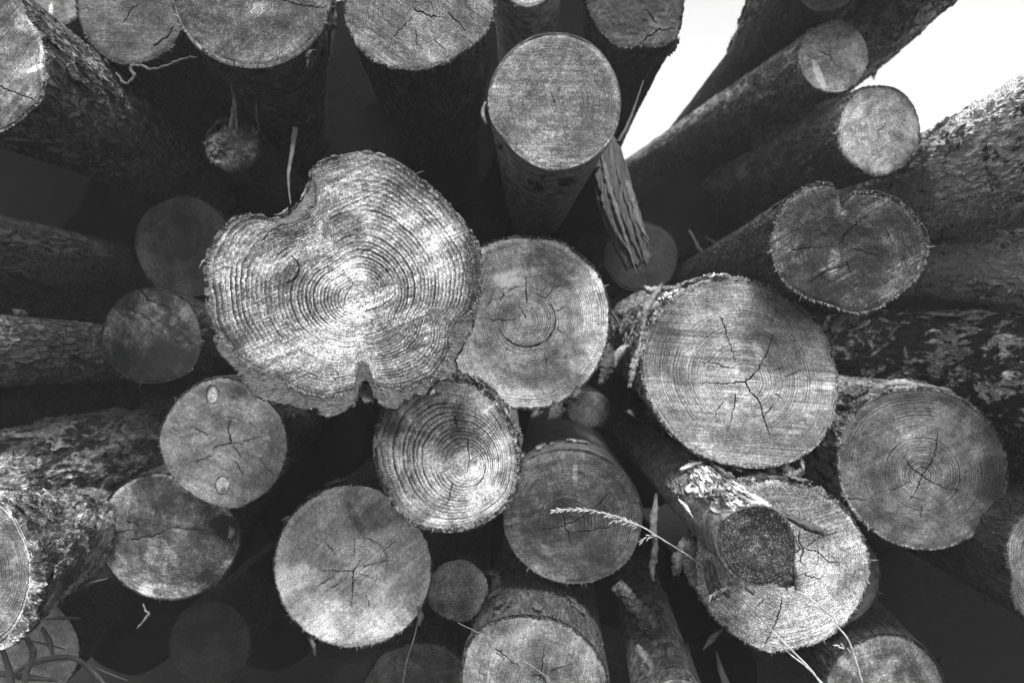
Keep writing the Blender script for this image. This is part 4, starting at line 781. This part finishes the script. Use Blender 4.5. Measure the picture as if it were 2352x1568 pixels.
def grass(label, stem, srad, heads, mat, n=120):
    x, y, D = stem[0]; e = thing('wild_grass', label, 'grass', P(x, y, D))
    tube('stalk', stem, srad, mat, e, n, 6, .6, len(stem)); org = np.array(e.location)
    for hi, (pts, cnt, size, drop) in enumerate(heads):
        W = world_pts(pts, cnt * 2 + 2); W[1:-1] += (W[2:] - W[:-2]) * np.random.default_rng(hi + 9).uniform(-.25, .25, (len(W) - 2, 1)); Vs = []; Fs = []; r = np.random.default_rng(hi + 3)
        T = np.gradient(W, axis=0)
        for i in range(1, len(W) - 1):
            t = T[i] / np.linalg.norm(T[i]); sd = np.cross(t, [0, 1, 0]); side = -1 if i % 2 else 1
            px = W[i][1] / F; ln = size * px * r.uniform(.8, 1.2)
            d = t * r.uniform(.9, 1.3) + sd * side * r.uniform(.02, .38) + np.array([0, r.uniform(-.3, .1), -drop * r.random()]); d /= np.linalg.norm(d)
            for q in range(2):
                st = W[i] + sd * side * px * 1.2 + d * ln * .35 * q; dd = d + sd * side * .12 * q; dd /= np.linalg.norm(dd)
                u = np.linspace(0, 1, 7); C = st[None] + dd[None] * (u * ln)[:, None]; rad = ln * .13 * np.sin(np.clip(u * .93 + .07, 0, 1) * math.pi) ** .8 + 1e-5
                V, Q, caps = tube_geo(C, rad, 6); Fs.append(Q + len(Vs) * 42); Vs.append(V)
            if r.random() < .5:
                pass
        mesh_np('seed_head', np.concatenate(Vs) - org, np.concatenate(Fs), mat, e)
grass('dry grass stem whose bright feathery seed head crosses the darker ring-banded log', [(1886,1570,.88),(1858,1532,.89),(1821,1495,.9),(1781,1455,.91),(1734,1405,.93),(1684,1359,.95),(1644,1325,.97),(1614,1300,.97),(1568,1267,.96),(1511,1232,.95),(1475,1210,.95),(1411,1185,.95),(1338,1170,.95),(1266,1173,.95)], [2.2,1.9,1.7,1.5,1.3,.8],
      [([(1475,1210,.95),(1411,1185,.95),(1338,1170,.95),(1266,1173,.95)],15,10,.2), ([(1475,1212,.945),(1440,1200,.945),(1405,1195,.945)],5,9,.5), ([(1511,1232,.945),(1490,1232,.945),(1466,1246,.945)],4,9,.4)], M_straw)
grass('dry grass stem bending in an arch over the bottom of the sawdust-flecked log', [(1981,1570,.9),(1965,1515,.9),(1948,1469,.9),(1924,1438,.9),(1914,1418,.9),(1884,1392,.9),(1851,1368,.9),(1821,1355,.9),(1781,1350,.9),(1718,1347,.9),(1661,1353,.9),(1628,1372,.9)], [2.4,2,1.6,1,.7],
      [([(1914,1420,.9),(1870,1394,.9),(1822,1382,.9)],7,12,.3), ([(1878,1390,.9),(1840,1372,.9),(1790,1371,.9)],6,12,.3), ([(1718,1347,.9),(1661,1353,.9),(1628,1372,.9)],6,10,.2), ([(1960,1505,.9),(1940,1488,.9),(1918,1475,.9)],2,13,.1)], M_straw)
grass('bare dry grass stalk slanting over the bottom centre log with the pale band', [(1268,1570,1.0),(1251,1549,1.01),(1185,1505,1.04),(1118,1462,1.08),(1051,1429,1.12)], [1.1,1.0,.8], [], M_fibre_dim)
grass('bare grass stalk hanging below the large pale log at the bottom', [(925,1570,1.15),(934,1519,1.15),(951,1465,1.15),(958,1432,1.15)], [2,1.7,1.2], [], M_flake_dark)
grass('thin grass stalk joining the feathery stem near the bottom edge at right', [(1890,1570,.885),(1852,1530,.89),(1818,1504,.9),(1786,1475,.93)], [2.4,2,1.0], [], M_straw)
def blade(label, pts, wd, mat=None, name='wild_grass', cat='grass', seed=1):
    o = ribbon(name, pts, wd, mat or M_blade, None, thick=.0006, jag=.05, curl=.003, n=60, m=7, seed=seed, bump=.2); tag(o, label, cat)
blade('broad arching grass blade across the flat grey log end at the bottom left', [(30,1545,1.2),(83,1519,1.2),(150,1509,1.2),(182,1517,1.2),(213,1542,1.2),(243,1575,1.2)], [6,15,13,12,13,10])
blade('level grass blade at the top of the flat grey log end', [(105,1421,1.22),(140,1419,1.22),(184,1419,1.22)], [3,9,4], seed=2)
blade('grass blade reaching up right from under the gnarled log', [(165,1364,1.2),(200,1342,1.2),(247,1328,1.2)], [3,9,3], seed=3)
blade('short broad grass blade hanging down over the flat grey log end', [(96,1440,1.18),(112,1470,1.18),(121,1504,1.18)], [8,14,8], seed=4)
blade('grass blade leaning in at the very bottom left corner of the frame', [(5,1490,1.1),(18,1530,1.1),(26,1575,1.1)], [10,17,18], seed=5)
blade('low grass blade along the bottom edge in the left corner', [(-5,1546,1.12),(60,1554,1.12),(132,1563,1.12)], [14,16,6], seed=6)
blade('narrow dark grass blade crossing the middle of the flat grey log end', [(72,1472,1.2),(110,1480,1.2),(149,1491,1.2)], [4,6,2], seed=7)
blade('thin grass blade trailing right from the broad arching blade', [(176,1512,1.2),(230,1538,1.2),(292,1562,1.2)], [5,5,2], seed=8)
blade('shredded dark bark strip dangling under the gnarled log at the left edge', [(55,1455,1.05),(76,1500,1.05),(62,1540,1.05),(54,1575,1.05)], [10,16,14,16], M_flake_dark, 'bark_ribbon', 'bark ribbon', 9)
blade('pointed dry leaf beside the lower left rim of the sawdust-flecked log', [(1662,1444,1.05),(1640,1462,1.05),(1614,1493,1.05)], [4,17,2], M_flake_dark, 'withered_plant', 'leaf', 10)
blade('wide grass blade rising from the bottom edge below the pointed dry leaf', [(1645,1495,1.08),(1655,1535,1.08),(1670,1575,1.08)], [3,14,18], seed=11)

# ------------------------------------------------------------------ thin haze volume added only to lift the blacks
hx, hz0, hz1 = 320.0, -1.0, 2.8
hv = np.array([[x, y, z] for z in (hz0, hz1) for y in (-hx, hx) for x in (-hx, hx)])
hf = np.array([[0, 2, 3, 1], [4, 5, 7, 6], [0, 1, 5, 4], [2, 6, 7, 3], [0, 4, 6, 2], [1, 3, 7, 5]])
hm = bpy.data.materials.new('haze'); hm.use_nodes = True; ht = hm.node_tree
ht.nodes.remove(ht.nodes['Principled BSDF']); pv = ht.nodes.new('ShaderNodeVolumePrincipled')
pv.inputs['Color'].default_value = (.95, .95, .95, 1); pv.inputs['Density'].default_value = .0078
ht.links.new(pv.outputs[0], ht.nodes['Material Output'].inputs['Volume'])
hz = mesh_np('haze', hv, hf, hm, smooth=False); hz['kind'] = 'stuff'
